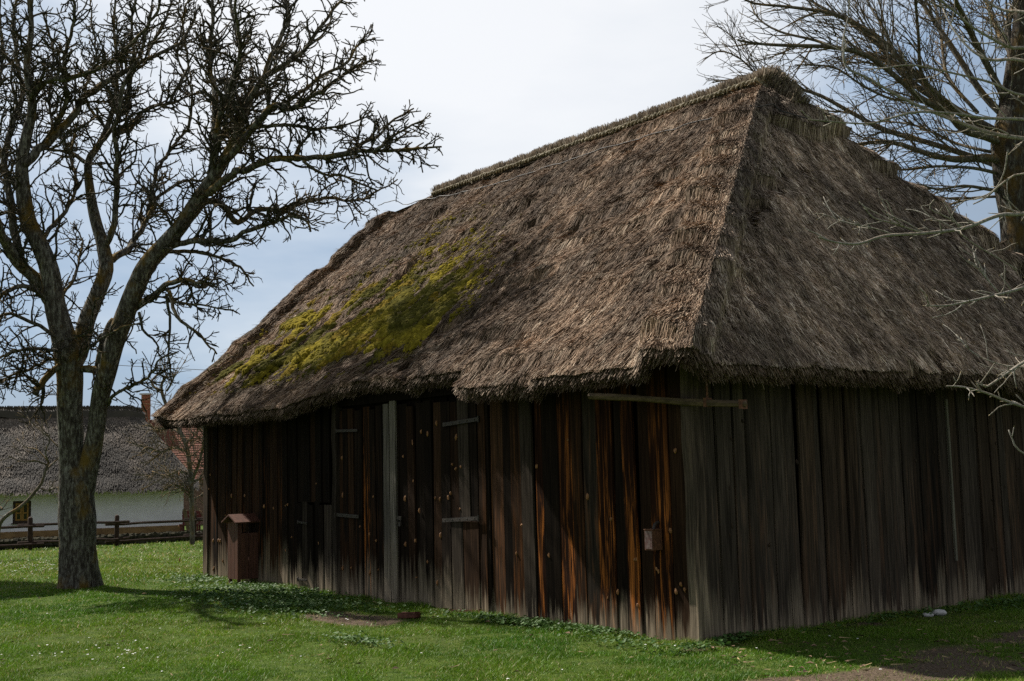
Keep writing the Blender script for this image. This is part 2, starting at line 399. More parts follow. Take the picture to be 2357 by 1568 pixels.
keep = (~in_barn(x, y, -.02)) & (R.random(len(x)) > dirt(x, y) * .93) & (R.random(len(x)) < .35 + 1.2 * sstep(.3, .6, cl))
keep &= ~((y > 38) & (x < -10))
x, y, h, wd, cl, big = [a[keep] for a in (x, y, h, wd, cl, big)]
q = np.stack([x - K[0], y - K[1]], -1) @ Minv.T
wall_d = np.minimum(np.where((q[:, 0] > -.2) & (q[:, 0] < LEN), np.abs(q[:, 1]), 9), np.where((q[:, 1] > -.2) & (q[:, 1] < W), np.abs(q[:, 0]), 9))
tall = 1 + 1.1 * np.exp(-(wall_d / .3) ** 2) * sstep(.4, .6, cl)
h = h * (.65 + .6 * sstep(.3, .75, cl)) * (.6 + .8 * R.random(len(x))) * tall
n = len(x); a = R.random(n) * 2 * math.pi; b = R.random(n) * 2 * math.pi; ln = (.3 + 1.2 * R.random(n)) * h
z = tz(x, y) - .004
V0 = np.stack([x + np.cos(a) * wd, y + np.sin(a) * wd, z], -1); V1 = np.stack([x - np.cos(a) * wd, y - np.sin(a) * wd, z], -1)
V2 = np.stack([x + np.cos(b) * ln, y + np.sin(b) * ln, z + h], -1)
g1, g2, g3 = np.array([.056, .152, .006]), np.array([.145, .236, .014]), np.array([.33, .29, .11])
mixv = np.clip(.35 + .9 * (big - .45) * 1.6 + .4 * (R.random(n) - .5) + .3 * sstep(16, 22, y), 0, 1)[:, None]
gc = g1 * (1 - mixv) + g2 * mixv
dry = ((R.random(n) < .045 + .09 * sstep(.5, .7, big) + .17 * sstep(15, 22, y)) | (R.random(n) < dirt(x, y) * .3))[:, None]
gc = np.where(dry, g3, gc) * (.75 + .5 * R.random((n, 1)))
me = mesh_np('grass', np.stack([V0, V1, V2], 1).reshape(-1, 3), None, np.arange(3 * n).reshape(-1, 3), np.repeat(gc, 3, 0))
tag(link('grass', me, M['grass']), 'short green lawn grass with scattered dry blades', 'grass', kind='stuff')

# low leafy ground cover (ground ivy, plantain) along the walls
def leaf_patch(cx_, cy_, ra, rb, ax, n, size):
    a = R.normal(size=n) * ra * .6; b = R.normal(size=n) * rb * .6
    return np.stack([cx_ + ax[0] * a - ax[1] * b, cy_ + ax[1] * a + ax[0] * b, size * (.6 + .8 * R.random(n))], -1)
pp = []
for px, py, ra, rb, n_ in ((600, 1395, 1.4, .55, 1500), (690, 1385, 1.3, .4, 1400), (520, 1365, .9, .5, 700), (640, 1362, 1.3, .25, 800), (450, 1338, .8, .4, 500), (830, 1485, .5, .18, 260), (1150, 1435, .8, .12, 420),
                         (1230, 1440, .5, .2, 220), (1690, 1478, .35, .12, 260), (1290, 1450, .7, .1, 200), (1400, 1462, .5, .08, 160), (2080, 1425, 1.2, .12, 300), (2330, 1395, .8, .2, 300), (1450, 1490, .5, .2, 160), (1600, 1500, .4, .1, 140)):
    c = onz(px, py); pp.append(leaf_patch(c[0], c[1], ra, rb, U if px < 1600 else V, n_, .0145))
pp = np.concatenate(pp); pp = pp[~in_barn(pp[:, 0], pp[:, 1], 0.02)]
n = len(pp); k = 6; ang_ = np.arange(k) * 2 * math.pi / k
tl = R.normal(size=(n, 2)) * .35
cz = tz(pp[:, 0], pp[:, 1]) + .02 + .055 * R.random(n)
rx = pp[:, 2][:, None] * np.cos(ang_)[None] * (1 + .25 * R.random((n, k))); ry = pp[:, 2][:, None] * np.sin(ang_)[None]
LV = np.stack([pp[:, 0][:, None] + rx, pp[:, 1][:, None] + ry, cz[:, None] + rx * tl[:, :1] + ry * tl[:, 1:]], -1)
cc = np.stack([pp[:, 0], pp[:, 1], cz - .004], -1)[:, None]
LV = np.concatenate([LV, cc], 1).reshape(-1, 3); base = np.arange(n)[:, None] * (k + 1)
LT = np.stack([base + np.arange(k)[None], base + (np.arange(k)[None] + 1) % k, base + k + np.zeros((1, k), int)], -1).reshape(-1, 3)
lc = (np.array([.035, .090, .014]) * (1 - (r_ := R.random((n, 1)))) + np.array([.085, .15, .04]) * r_)
me = mesh_np('ground_cover', LV, None, LT, np.repeat(lc, k + 1, 0))
tag(link('ground_cover', me, M['leaf']), 'low round leaved ground cover along the barn walls', 'ground cover', kind='stuff')

# dry straws and fallen leaves lying on the lawn, and daisies
mb = MB()
for i in range(420):
    x, y = frustum_pts(1, 8.4, 18, 1.3); x, y = x[0], y[0]
    if i > 250: c = onz(R.uniform(1650, 2400), R.uniform(1470, 1560)); x, y = c[0], c[1]
    if in_barn(np.array([x]), np.array([y]), .05)[0]: continue
    z = float(tz(x, y)) + .03; a = R.random() * 6.3
    if R.random() < .35:
        l = R.uniform(.04, .13); d = np.array([math.cos(a), math.sin(a), R.normal() * .1]); P = np.array([x, y, z])
        s_ = np.array([-d[1], d[0], 0]) * .004
        mb.add([P - d * l / 2 - s_, P - d * l / 2 + s_, P + d * l / 2 + s_, P + d * l / 2 - s_ + Z * .008], [(0, 1, 2, 3)], col=np.array([.34, .26, .14]) * R.uniform(.6, 1.1))
    else:
        s_ = R.uniform(.015, .035); d = np.array([math.cos(a), math.sin(a), 0]); e = np.array([-d[1], d[0], 0]); P = np.array([x, y, z])
        mb.add([P - d * s_, P + e * s_ * .6 + Z * s_ * .5 * R.random(), P + d * s_ * 1.2, P - e * s_ * .6 + Z * s_ * .6 * R.random()], [(0, 1, 2, 3)], col=np.array([.15, .10, .065]) * R.uniform(.5, 1.5))
tag(mb.build('leaf_litter', M['litter']), 'dry straws and brown fallen leaves strewn on the lawn', 'litter', kind='stuff')
mb = MB()
spots = [(x_, y_) for x_, y_ in zip(*frustum_pts(130, 8.4, 22))]
for _ in range(110): c = onz(R.normal(90, 60), R.normal(1292, 8)); spots.append((c[0], c[1]))
for _ in range(26): c = onz(R.normal(230, 70), R.normal(1515, 14)); spots.append((c[0], c[1]))
for x, y in spots:
    if in_barn(np.array([x]), np.array([y]), .1)[0]: continue
    z = float(tz(x, y)) + R.uniform(.04, .07); r_ = R.uniform(.008, .013); ph = R.random() * 6
    ring = [(x + r_ * math.cos(ph + a) * 1.0, y + r_ * math.sin(ph + a), z + .004 * (i % 2)) for i, a in enumerate(np.arange(8) * math.pi / 4)]
    mb.add(ring + [(x, y, z + .005)], None, [(i, (i + 1) % 8, 8) for i in range(8)])
tag(mb.build('daisies', M['white_flower']), 'tiny white daisies dotted over the lawn', 'daisies', kind='stuff')

# ------------------------------------------------------------------ BARN
barn = thing('thatched_barn', 'old timber barn with dark vertical boards and big mossy thatched hip roof', 'barn')

# --- boards
def boards(mb, org, ax, nrm, edges, z1, tints, oran, bleach, zb=None, base_off=0.0, th=.014, tilt=1.0, seg=9):
    """vertical boards between edges[i], edges[i+1] along ax"""
    for i in range(len(edges) - 1):
        e0, e1 = edges[i] + R.uniform(.002, .008), edges[i + 1] - R.uniform(.002, .008)
        wv = R.normal(size=(seg + 1, 2)) * .003
        wv = np.cumsum(wv, 0) * .6
        off = base_off + (.011 if i % 2 else 0) + R.uniform(-.005, .006); tl = R.normal() * .05 * tilt
        z0 = (-.03 if zb is None else zb) + (R.random() * .05 if zb is None else 0)
        lean = R.normal() * .008
        zs = np.linspace(z0, z1[i] if hasattr(z1, '__len__') else z1, seg + 1)
        Vv = []
        for k_, zz in enumerate(zs):
            for (e, sgn, q) in ((e0, -1, 0), (e1, 1, 1)):
                o_ = off + sgn * tl * (e1 - e0) * .5
                p = org + ax * (e + wv[k_, q] * (0 if k_ in (0,) else 1) + lean * zz) + Z * zz
                Vv.append(p + nrm * (o_ + th)); Vv.append(p + nrm * (o_ - th))
        Q = []
        for k_ in range(seg):
            b_ = k_ * 4; t_ = b_ + 4
            Q += [(b_, b_ + 2, t_ + 2, t_), (b_ + 2, b_ + 3, t_ + 3, t_ + 2), (b_ + 3, b_ + 1, t_ + 1, t_ + 3), (b_ + 1, b_, t_, t_ + 1)]
        Q += [(0, 1, 3, 2), (seg * 4, seg * 4 + 2, seg * 4 + 3, seg * 4 + 1)]
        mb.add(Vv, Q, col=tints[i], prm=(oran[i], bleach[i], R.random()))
def cut(a, b, wlo, whi):
    e = [a]
    while e[-1] < b - whi: e.append(e[-1] + R.uniform(wlo, whi))
    e.append(b); return e
BLK = np.array([.0105, .0070, .0048]); BRN = np.array([.027, .0145, .0082]); GRY = np.array([.040, .031, .024]); RED = np.array([.024, .010, .0055])
def tint(n, pb=.5, pg=.15):
    o = []
    for _ in range(n):
        r_ = R.random(); c = BLK if r_ < pb else (GRY if r_ > 1 - pg else BRN); o.append(c * R.uniform(.7, 1.35))
    return o
sD0 = door_wall(785, 1380)[0]; sDm = door_wall(922, 1400)[0]; sD1 = door_wall(1112, 1410)[0]; sS0 = door_wall(690, 1365)[0]; sS1 = door_wall(768, 1365)[0]
zD = door_wall(915, 928)[1]
mb = MB()
# right of the doors, towards the corner: orange heartwood with painted sun glow on some boards
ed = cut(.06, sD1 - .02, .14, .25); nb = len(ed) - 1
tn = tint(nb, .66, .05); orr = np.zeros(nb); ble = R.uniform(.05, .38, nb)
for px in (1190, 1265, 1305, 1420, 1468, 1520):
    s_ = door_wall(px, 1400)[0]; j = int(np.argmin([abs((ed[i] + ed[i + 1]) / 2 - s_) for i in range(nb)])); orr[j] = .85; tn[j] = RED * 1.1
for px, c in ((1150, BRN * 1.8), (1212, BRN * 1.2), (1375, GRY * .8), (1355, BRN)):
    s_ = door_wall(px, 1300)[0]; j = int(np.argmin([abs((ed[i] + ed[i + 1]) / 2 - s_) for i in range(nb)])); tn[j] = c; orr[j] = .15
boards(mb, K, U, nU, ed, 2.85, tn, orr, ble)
# left of the small door to the far corner
ed = cut(sS0 + .03, LEN, .16, .27); nb = len(ed) - 1
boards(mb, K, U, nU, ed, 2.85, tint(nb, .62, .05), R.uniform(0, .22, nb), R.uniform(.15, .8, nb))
# fixed boards above the small door
ed = cut(sS1 + .03, sS0, .14, .22); nb = len(ed) - 1
zS = door_wall(730, 1158)[1]
boards(mb, K, U, nU, ed, 2.85, tint(nb, .75, .2), np.zeros(nb), np.full(nb, .01), zb=zS + .01)
ed = cut(sD1 - .02, sD0 + .12, .2, .3); nb = len(ed) - 1
boards(mb, K, U, nU, ed, 3.0, tint(nb, .9, .0), np.zeros(nb), np.full(nb, .01), zb=zD - .25, base_off=-.09)
wall1 = mb
# knots: slightly proud resin knots, placed as on the old boards
kn = [(1500, 275), (1412, 325), (1450, 335), (1370, 605), (1320, 705), (1493, 703), (1520, 708), (1402, 775), (1580, 675), (1568, 700), (1590, 510), (1610, 535), (1640, 525), (1612, 355), (1635, 765), (1322, 965),
      (1380, 945), (1522, 915), (1450, 1065), (1385, 1155), (1140, 695), (1118, 910), (1155, 945), (1065, 865), (965, 685), (965, 1100), (1013, 1100), (1170, 1110), (1310, 465), (1365, 385), (960, 475), (1120, 1125), (1505, 1185)]
kn2 = [(830, 960), (815, 620), (673, 925), (650, 740), (640, 745), (330, 690), (405, 690), (210, 570), (200, 650), (225, 945), (255, 945), (265, 945), (230, 1100), (280, 1060), (296, 800), (570, 760), (515, 750), (640, 1000), (835, 930), (225, 1110)]
kn3 = [(c[0] * .44 / .4036, c[1]) for c in ()]
def knots(mbk, lst, org, ax, nrm, off, conv):
    for (px, py) in lst:
        s_, z_ = conv(px, py); rw = R.uniform(.010, .022); rh = rw * R.uniform(1.3, 2.4); P = org + ax * s_ + Z * z_
        r2 = R.normal() * .25; a1 = ax * math.cos(r2) + Z * math.sin(r2); a2 = -ax * math.sin(r2) + Z * math.cos(r2)
        Vv = [P + nrm * (off + .010)]
        for rr, hh in ((.6, .008), (1.0, -.004)):
            for k_ in range(8):
                an = k_ * math.pi / 4; j_ = R.uniform(.8, 1.2)
                Vv.append(P + a1 * rw * rr * j_ * math.cos(an) + a2 * rh * rr * j_ * math.sin(an) + nrm * (off + hh))
        T_ = [(0, 1 + k_, 1 + (k_ + 1) % 8) for k_ in range(8)]; Q_ = [(1 + k_, 9 + k_, 9 + (k_ + 1) % 8, 1 + (k_ + 1) % 8) for k_ in range(8)]
        mbk.add(Vv, Q_, T_)
c5 = lambda px, py: door_wall(403 + .4036 * px, 863 + .4036 * py)
c6 = lambda px, py: door_wall(1151 + .44 * px, 834 + .44 * py)
pw = wall1.build('plank_wall', M['wood'], barn)
pw['label'] = 'dark door-side wall with orange knots and worn orange boards with painted sun glow'
mk = MB(); knots(mk, kn2, K, U, nU, .026, c5)
knots(mk, [(925, 462), (975, 1188), (930, 1200), (725, 1030), (715, 1030), (575, 1230), (625, 1200), (840, 1095), (830, 1080), (590, 820), (200, 545), (265, 1010), (95, 1000), (730, 1270), (900, 880), (955, 1160)], K, U, nU, .026, c6)
knots(mk, [(R.uniform(0, 660), R.uniform(350, 1150)) for _ in range(5)], K, U, nU, .026, c5)
knots(mk, [(R.uniform(30, 900), R.uniform(300, 1350)) for _ in range(3)], K, U, nU, .026, c6)
mk.build('knots', M['knot'], pw)

# end wall (right)
mb = MB()
ed = cut(.11, W, .12, .24); nb = len(ed) - 1
tn = [(np.array([.058, .0465, .0365]) if R.random() < .6 else np.array([.052, .0375, .0265])) * R.uniform(.75, 1.2) for _ in range(nb)]
for i in range(nb):
    if st(onplane(2095, 1150, K, nV))[1] < (ed[i] + ed[i + 1]) / 2 < st(onplane(2165, 1150, K, nV))[1]: tn[i] = tn[i] * .35  # boards darkened to paint the shade of a recess
boards(mb, K, V, nV, ed, 3.0, tn, R.uniform(0, .10, nb), R.uniform(.05, .55, nb), tilt=.7)
sB = st(onplane(2184, 1150, K, nV))[1]; zb0, zb1 = onplane(2196, 1290, K, nV)[2], onplane(2172, 920, K, nV)[2]
ew_batten = MB(); ew_batten.box(K + V * sB + Z * (zb0 + zb1) / 2 + nV * .045, V, nV, Z, .017, .012, (zb1 - zb0) / 2, col=(.15, .14, .11), prm=(0, .3, .2)); ew_batten.build('batten', M['wood'], barn)
ew = mb.build('plank_wall', M['wood'], barn); ew['label'] = 'grey brown end wall to the right of the corner'
mk = MB()
knots(mk, [(R.uniform(.3, 6), R.uniform(.3, 2.2)) for _ in range(26)], K, V, nV, .018, lambda a, b: (a, b))
mk.build('knots', noisy_mat('dark_knot', (.012, .009, .007), (.05, .03, .018), (60, 60, 30)), ew)
# walls at the back and far end
mb = MB()
ed = cut(.02, LEN, .2, .3); nb = len(ed) - 1
boards(mb, bw(0, W, 0), U, -nU, ed, 2.8, tint(nb), np.zeros(nb), R.uniform(.2, .6, nb), seg=3)
mb.build('plank_wall', M['wood'], barn)['label'] = 'back wall hidden from the lawn'
mb = MB()
ed = cut(.02, W, .2, .3); nb = len(ed) - 1
zt = [2.9 + 3.2 * (1 - abs((ed[i] + ed[i + 1]) / 2 - W / 2) / (W / 2)) for i in range(nb)]
boards(mb, bw(LEN, 0, 0), V, -nV, ed, zt, tint(nb), np.zeros(nb), R.uniform(.2, .6, nb), seg=4)
mb.build('plank_wall', M['wood'], barn)['label'] = 'far gable end wall facing the cottage'
# added dark sheets behind the boards, keeping light out of the gaps
mb = MB(); mb.box(bw(LEN / 2, .11, 1.3), U, V, Z, LEN / 2 - .15, .012, 1.32, col=BLK, prm=(0, 0, .1)); mb.build('light_block', M['wood'], barn)
mb = MB(); mb.box(bw(.11, W / 2, 1.3), U, V, Z, .012, W / 2 - .15, 1.32, col=BLK, prm=(0, 0, .9)); mb.build('light_block', M['wood'], barn)
# posts
mb = MB(); cpost = K + nU * .02 + nV * .02
def post(mbp, s0, s1, t0, t1, z1, col, prm):
    Vv, nseg = [], 9
    for k_ in range(nseg + 1):
        z_ = -.03 + (z1 + .03) * k_ / nseg; j = R.normal(size=2) * .004
        for (a, b_) in ((s0, t0), (s1, t0), (s1, t1), (s0, t1)): Vv.append(bw(a + j[0], b_ + j[1], z_))
    Q = [(k_ * 4 + i, k_ * 4 + (i + 1) % 4, k_ * 4 + 4 + (i + 1) % 4, k_ * 4 + 4 + i) for k_ in range(nseg) for i in range(4)]
    Q += [(3, 2, 1, 0), (nseg * 4, nseg * 4 + 1, nseg * 4 + 2, nseg * 4 + 3)]
    mbp.add(Vv, Q, col=col, prm=prm)
post(mb, -.05, .055, -.052, .105, 2.8, np.array([.075, .058, .044]), (.05, .9, .3))
mb.build('corner_post', M['wood'], barn)
mb = MB(); post(mb, sD0 + .004, sD0 + .11, -.06, .05, 2.75, GRY * .8, (.0, .5, .7)); mb.build('door_post', M['wood'], barn)
mb = MB(); post(mb, sD1 - .15, sD1 - .025, -.035, .05, 2.75, BRN, (.1, .3, .17)); mb.build('door_post', M['wood'], barn)
mb = MB(); cb = bw((sD0 + sD1) / 2, .02, zD + .16)
mb.box(cb, U, V, Z, (sD0 - sD1) / 2 + .15, .05, .13, col=BLK * .9, prm=(0, 0, .4)); mb.build('lintel', M['wood'], barn)
mb = MB(); mb.box(bw(LEN / 2, .12, 2.62), U, V, Z, LEN / 2, .07, .09, col=BLK, prm=(0, 0, .6)); mb.build('wall_plate', M['wood'], barn)
mb = MB(); mb.box(bw(.13, W / 2, 2.62), U, V, Z, .07, W / 2 - .2, .09, col=BLK, prm=(0, 0, .8)); mb.build('wall_plate', M['wood'], barn)

# doors
def hinge(parent, p0, p1, wid, off, m='iron'):
    (s0, z0), (s1, z1) = p0, p1
    A = K + U * s0 + Z * z0 + nU * off; B = K + U * s1 + Z * z1 + nU * off; d = B - A; l = np.linalg.norm(d); d /= l; e = np.cross(nU, d)
    b_ = MB(); b_.box((A + B) / 2, d, nU, e, l / 2, .006, wid / 2)
    b_.tube([A - e * wid * .8 + nU * .004, A + e * wid * .8 + nU * .004], [.013, .013], 8)
    for q in np.linspace(.1, .92, 5): 
        P = A + d * l * q + nU * .006; b_.tube([P, P + nU * .006], [.009, .007], 6)
    return b_.build('hinge', M[m], parent)
def leaf(s0, s1, wl, tn_, orr_, z1, knl, off=.0):
    s0, s1 = min(s0, s1), max(s0, s1)
    ed_ = cut(s0 + .012, s1 - .012, *wl); nb_ = len(ed_) - 1
    b_ = MB(); boards(b_, K, U, nU, ed_, [z1 + R.uniform(-.03, .03) for _ in range(nb_)], tn_(nb_), orr_(nb_), R.uniform(.25, .60, nb_), base_off=off, tilt=.6)
    d_ = b_.build('door', M['wood'], barn)
    if knl: 
        k_ = MB(); knots(k_, knl, K, U, nU, off + .026, c5); k_.build('knots', M['knot'], d_)
    return d_
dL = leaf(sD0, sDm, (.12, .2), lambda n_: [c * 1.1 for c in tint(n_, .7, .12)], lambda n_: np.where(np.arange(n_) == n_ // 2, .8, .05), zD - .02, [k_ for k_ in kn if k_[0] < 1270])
dL['label'] = 'left leaf of the double door with pale grey closing boards'
dR = leaf(sDm, sD1, (.14, .21), lambda n_: tint(n_, .85, .08), lambda n_: np.zeros(n_), zD - .03, [k_ for k_ in kn if k_[0] >= 1270])
dR['label'] = 'right leaf of the double door with oval pale knots'
# cover strip of the closing edge and the patch boards low on the right leaf
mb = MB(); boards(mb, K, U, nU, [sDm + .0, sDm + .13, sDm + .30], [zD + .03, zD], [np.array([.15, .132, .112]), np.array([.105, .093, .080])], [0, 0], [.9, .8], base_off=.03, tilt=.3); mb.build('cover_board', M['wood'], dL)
zp = c5(1650, 835)[1]
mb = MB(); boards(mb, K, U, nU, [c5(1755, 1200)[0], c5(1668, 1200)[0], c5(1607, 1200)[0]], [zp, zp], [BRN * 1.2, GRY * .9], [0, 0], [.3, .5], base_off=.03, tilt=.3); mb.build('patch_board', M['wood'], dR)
hinge(dL, c5(940, 320), c5(1058, 316), .035, .05); hinge(dL, c5(932, 796), c5(1066, 808), .045, .05); hinge(dL, c5(952, 1285), c5(1072, 1309), .05, .05, 'rust')
hinge(dR, c5(1750, 252), c5(1546, 285), .045, .05); hinge(dR, c5(1756, 816), c5(1550, 829), .045, .062); hinge(dR, c5(1766, 1349), c5(1564, 1346), .045, .062, 'rust')
mb = MB(); P = K + U * c5(1300, 815)[0] + Z * c5(1300, 815)[1]
mb.box(P + nU * .055, U, nU, Z, .05, .008, .022); th_ = np.linspace(0, 2 * math.pi, 9)
mb.tube([P + nU * .07 + U * (.0 - .03) + U * .018 * math.cos(a) + Z * (.022 * math.sin(a) - .035) for a in th_], [.005] * 9, 5)
mb.box(P + nU * .068 - U * .03 - Z * .075, U, nU, Z, .022, .012, .026); mb.build('latch', M['iron'], dL)
ds = leaf(sS1, sS0, (.13, .2), lambda n_: tint(n_, .45, .4), lambda n_: np.zeros(n_), zS, [], off=.012)
ds['label'] = 'low single door with grey weathered boards left of the double door'
hinge(ds, c5(720, 838), c5(770, 846), .03, .05); hinge(ds, c5(718, 1163), c5(770, 1170), .03, .05)

# --- thatch: surface functions of the two visible slopes
OV, ZE, ZR = .5, 2.55, 6.79
O_ = bw(-OV, -OV, ZE)
SI = 3.02                      # hip run along the ridge
dl = V * (W / 2 + OV) + Z * (ZR - ZE); LL = np.linalg.norm(dl); dl /= LL
dr = U * SI + Z * (ZR - ZE); LR = np.linalg.norm(dr); dr /= LR
nl = np.cross(U, dl); nl = nl if nl[2] > 0 else -nl; nl /= np.linalg.norm(nl)
nr = np.cross(V, dr); nr = nr if nr[2] > 0 else -nr; nr /= np.linalg.norm(nr)
XE = 11.62 + OV                 # verge at the far end
def xl_l(y): return SI * y / LL
def xr_l(y): return XE + .1 * y / LL - 1.25 * sstep(.915 * LL, LL, y)
def y0_l(x):
    s = x - OV
    cutm = sstep(3.02, 3.12, s) * (1 - sstep(6.0, 7.1, s))
    return .33 * cutm + .10 * sstep(7.1, 6.2, s) * 0 + .04 * (noise(s * 2.2, 0, 0, 61) - .5) + .02 * (noise(s * 9, 0, 0, 62) - .5)
def hsaw(v, lat, width, sgn=1):
    """overlapping straw bundles along the near hip; lat counts away from the hip line, sgn tells the side"""
    L2 = lat * sgn
    ph = v / .52 + .45 * (noise(L2 * 2.4 + 9, v * .35, 0, 50) - .5) + 1.0 * noise(v * .8, 0, 0, 51) + .10 * (noise(L2 * 9 + 30, v * 2, 0, 53) - .5)
    fl = np.floor(ph); fr = ph - fl
    return sstep(LL, LL - .9, v) * (.13 * sstep(width * .82, width * .62, lat) + .14 * (1 - fr) ** .9 * sstep(0, .14, fr) * (.35 + .65 * sstep(.02, .28, lat)) * sstep(width, width * .5, lat) * (.35 + 1.0 * noise(fl * 1.7, L2 * 1.2, 0, 55)))
def hipsaw(y, lat, seed, per, amp, width):
    ph = y / per + .35 * (noise(lat * 2.0, y * .3, 0, seed) - .5) + .25 * noise(y * .9, 0, 0, seed + 1)
    fr = ph - np.floor(ph)
    return amp * (1 - fr) ** .8 * sstep(width, width * .35, lat) * (.55 + .9 * noise(np.floor(ph) * 1.7, 0, 0, seed + 5))
def disp_l(x, y):
    x = np.asarray(x, float); y = np.asarray(y, float)
    lat = np.maximum(x - xl_l(y), 0)
    d = .10 * (fbm(x * .55, y * .5, 0, 41, 2) - .5) + .058 * (fbm(x * 2.6 + y * .4, y * 1.5, 0, 43, 3) - .5) + .050 * (fbm(x * 9 + y * 1.5, y * 4.2, 0, 47, 2) - .5)
    row = y / .62 + .5 * noise(x * .5, 0, 0, 71) + .18 * noise(x * 2.2, 0, 0, 72); fr = row - np.floor(row)
    d = d + .070 * (1 - fr) ** 1.6 * sstep(0, .1, fr) * sstep(.42, .66, noise(x * .62 + np.floor(row) * 7.3, np.floor(row) * 3.1, 0, 73)) * sstep(.3, .9, lat)
    # dark pulled-out hollows
    d = d - .08 * sstep(.69, .80, noise(x * 3.0 + y, y * 4.5, 0, 79)) * sstep(.42, .6, noise(x * .9, y * .9, 0, 80)) * sstep(.5, 1, lat)
    d = d + .13 * sstep(XE - .55, XE - .35, x - .1 * y / LL)      # raised bundle along the far verge
    d = d - .05 * sstep(LL - .9, LL - 1.0, y) * 0
    return d
nav = unit(nl + nr)
def P_l(x, y, d=None):
    x = np.asarray(x, float); y = np.asarray(y, float)
    d = disp_l(x, y) if d is None else d
    lat = np.maximum(x - xl_l(y), 0); b = np.exp(-(lat / .28) ** 2)
    return O_ + np.multiply.outer(x, U) + np.multiply.outer(y, dl) + np.multiply.outer(d * (1 - b) + hsaw(y, lat, .78) * (1 - b), nl) + np.multiply.outer(b * (hsaw(y, lat, .78) - .005), nav)
def xl_r(y): return (W / 2 + OV) * y / LR
def xr_r(y): return (W + 2 * OV) - (W / 2 + OV) * y / LR
def y0_r(x): return .03 * (noise(x * 2.2, 0, 0, 63) - .5) + .02 * (noise(x * 9, 0, 0, 64) - .5)
def apron(x):
    m = x - (W / 2 + OV)
    return LR - 1.02 + .12 * m * 0 - .10 * np.cos(m * 3.0) + .04 * noise(x * 4, 0, 0, 66)
def disp_r(x, y):
    x = np.asarray(x, float); y = np.asarray(y, float)
    lat = np.maximum(x - xl_r(y), 0); lat2 = np.maximum(xr_r(y) - x, 0)
    d = .09 * (fbm(x * .55, y * .5, 0, 141, 2) - .5) + .052 * (fbm(x * 2.6, y * 1.5, 0, 143, 3) - .5) + .058 * (fbm(x * 9, y * 4.0, 0, 147, 2) - .5)
    d = d + hipsaw(y, lat2, 150, .62, .14, .6)
    d = d - .10 * sstep(.70, .80, noise(x * 4.0, y * 4.5, 0, 179)) * sstep(.42, .6, noise(x * .9, y * .9, 0, 180))
    return d + .15 * sstep(0, .02, y - apron(x)) * sstep(.05, .5, lat) * (.25 + .75 * sstep(.0, .5, lat2))
def P_r(x, y, d=None):
    x = np.asarray(x, float); y = np.asarray(y, float)
    d = disp_r(x, y) if d is None else d
    lat = np.maximum(x - xl_r(y), 0); b = np.exp(-(lat / .18) ** 2); v = y * LL / LR
    return O_ + np.multiply.outer(x, V) + np.multiply.outer(y, dr) + np.multiply.outer(d * (1 - b) + hsaw(v, lat, .34, -1) * (1 - b) * .4, nr) + np.multiply.outer(b * (hsaw(v, lat, .34, -1) - .005), nav)

roof = bpy.data.objects.new('thatched_roof', None)
def slope_mesh(Pf, xl, xr, y0, Ly, nrow, ncol, inward, ax):
    vv = np.linspace(0, 1, nrow + 1); uu = np.linspace(0, 1, ncol + 1)
    x_e = xl(0.0) + (xr(0.0) - xl(0.0)) * uu
    Y = np.empty((nrow + 1, ncol + 1)); X = np.empty_like(Y)
    yb = y0(x_e)
    for i, v_ in enumerate(vv):
        Y[i] = yb + (Ly - yb) * v_; X[i] = xl(Y[i]) + (xr(Y[i]) - xl(Y[i])) * uu
    P = Pf(X.ravel(), Y.ravel()).reshape(nrow + 1, ncol + 1, 3)
    lip = P[0] + inward * .12 - Z * .09 + R.normal(size=P[0].shape) * .008; und = P[0] + inward * .75 + Z * .26; und[:, 2] = np.maximum(und[:, 2], 2.74); und += np.multiply.outer(np.maximum(.78 - x_e, 0) - np.maximum(x_e - x_e[-1] + .78, 0), ax); lip += np.multiply.outer(np.maximum(.14 - x_e, 0), ax)
    A = np.concatenate([und[None], lip[None], P], 0)
    r_, c_ = A.shape[:2]
    i_ = (np.arange(r_ - 1)[:, None] * c_ + np.arange(c_ - 1)[None]).ravel()
    return A.reshape(-1, 3), np.stack([i_, i_ + 1, i_ + c_ + 1, i_ + c_], -1)
mb = MB()
A, Q = slope_mesh(P_l, xl_l, xr_l, y0_l, LL, 210, 330, V, U); mb.add(A, Q)
A, Q = slope_mesh(P_r, xl_r, xr_r, y0_r, LR, 180, 300, U, V); mb.add(A, Q)
# the two slopes facing away
def flat_slope(c00, c10, c11, c01, n1, n2, nrm, seed):
    u_, v_ = np.meshgrid(np.linspace(0, 1, n1), np.linspace(0, 1, n2)); u_ = u_[..., None]; v_ = v_[..., None]
    P = (c00 * (1 - u_) + c10 * u_) * (1 - v_) + (c01 * (1 - u_) + c11 * u_) * v_
    P = P + nrm * (.1 * (fbm(u_[..., 0] * 9, v_[..., 0] * 9, 0, seed) - .5) * np.sin(np.pi * np.clip(u_[..., 0], 0, 1)))[..., None]
    i_ = (np.arange(n2 - 1)[:, None] * n1 + np.arange(n1 - 1)[None]).ravel()
    return P.reshape(-1, 3), np.stack([i_, i_ + 1, i_ + n1 + 1, i_ + n1], -1)
sv = XE - OV
back = flat_slope(bw(-OV, W + OV, ZE), bw(sv, W + OV, ZE), bw(sv - 1.15, W / 2, ZR), bw(SI - OV, W / 2, ZR), 40, 24, Z, 5); mb.add(*back)
mb.add([bw(-OV, W + OV, ZE), bw(sv, W + OV, ZE), bw(sv, W, 2.72), bw(-OV, W, 2.72)], [(0, 1, 2, 3)])
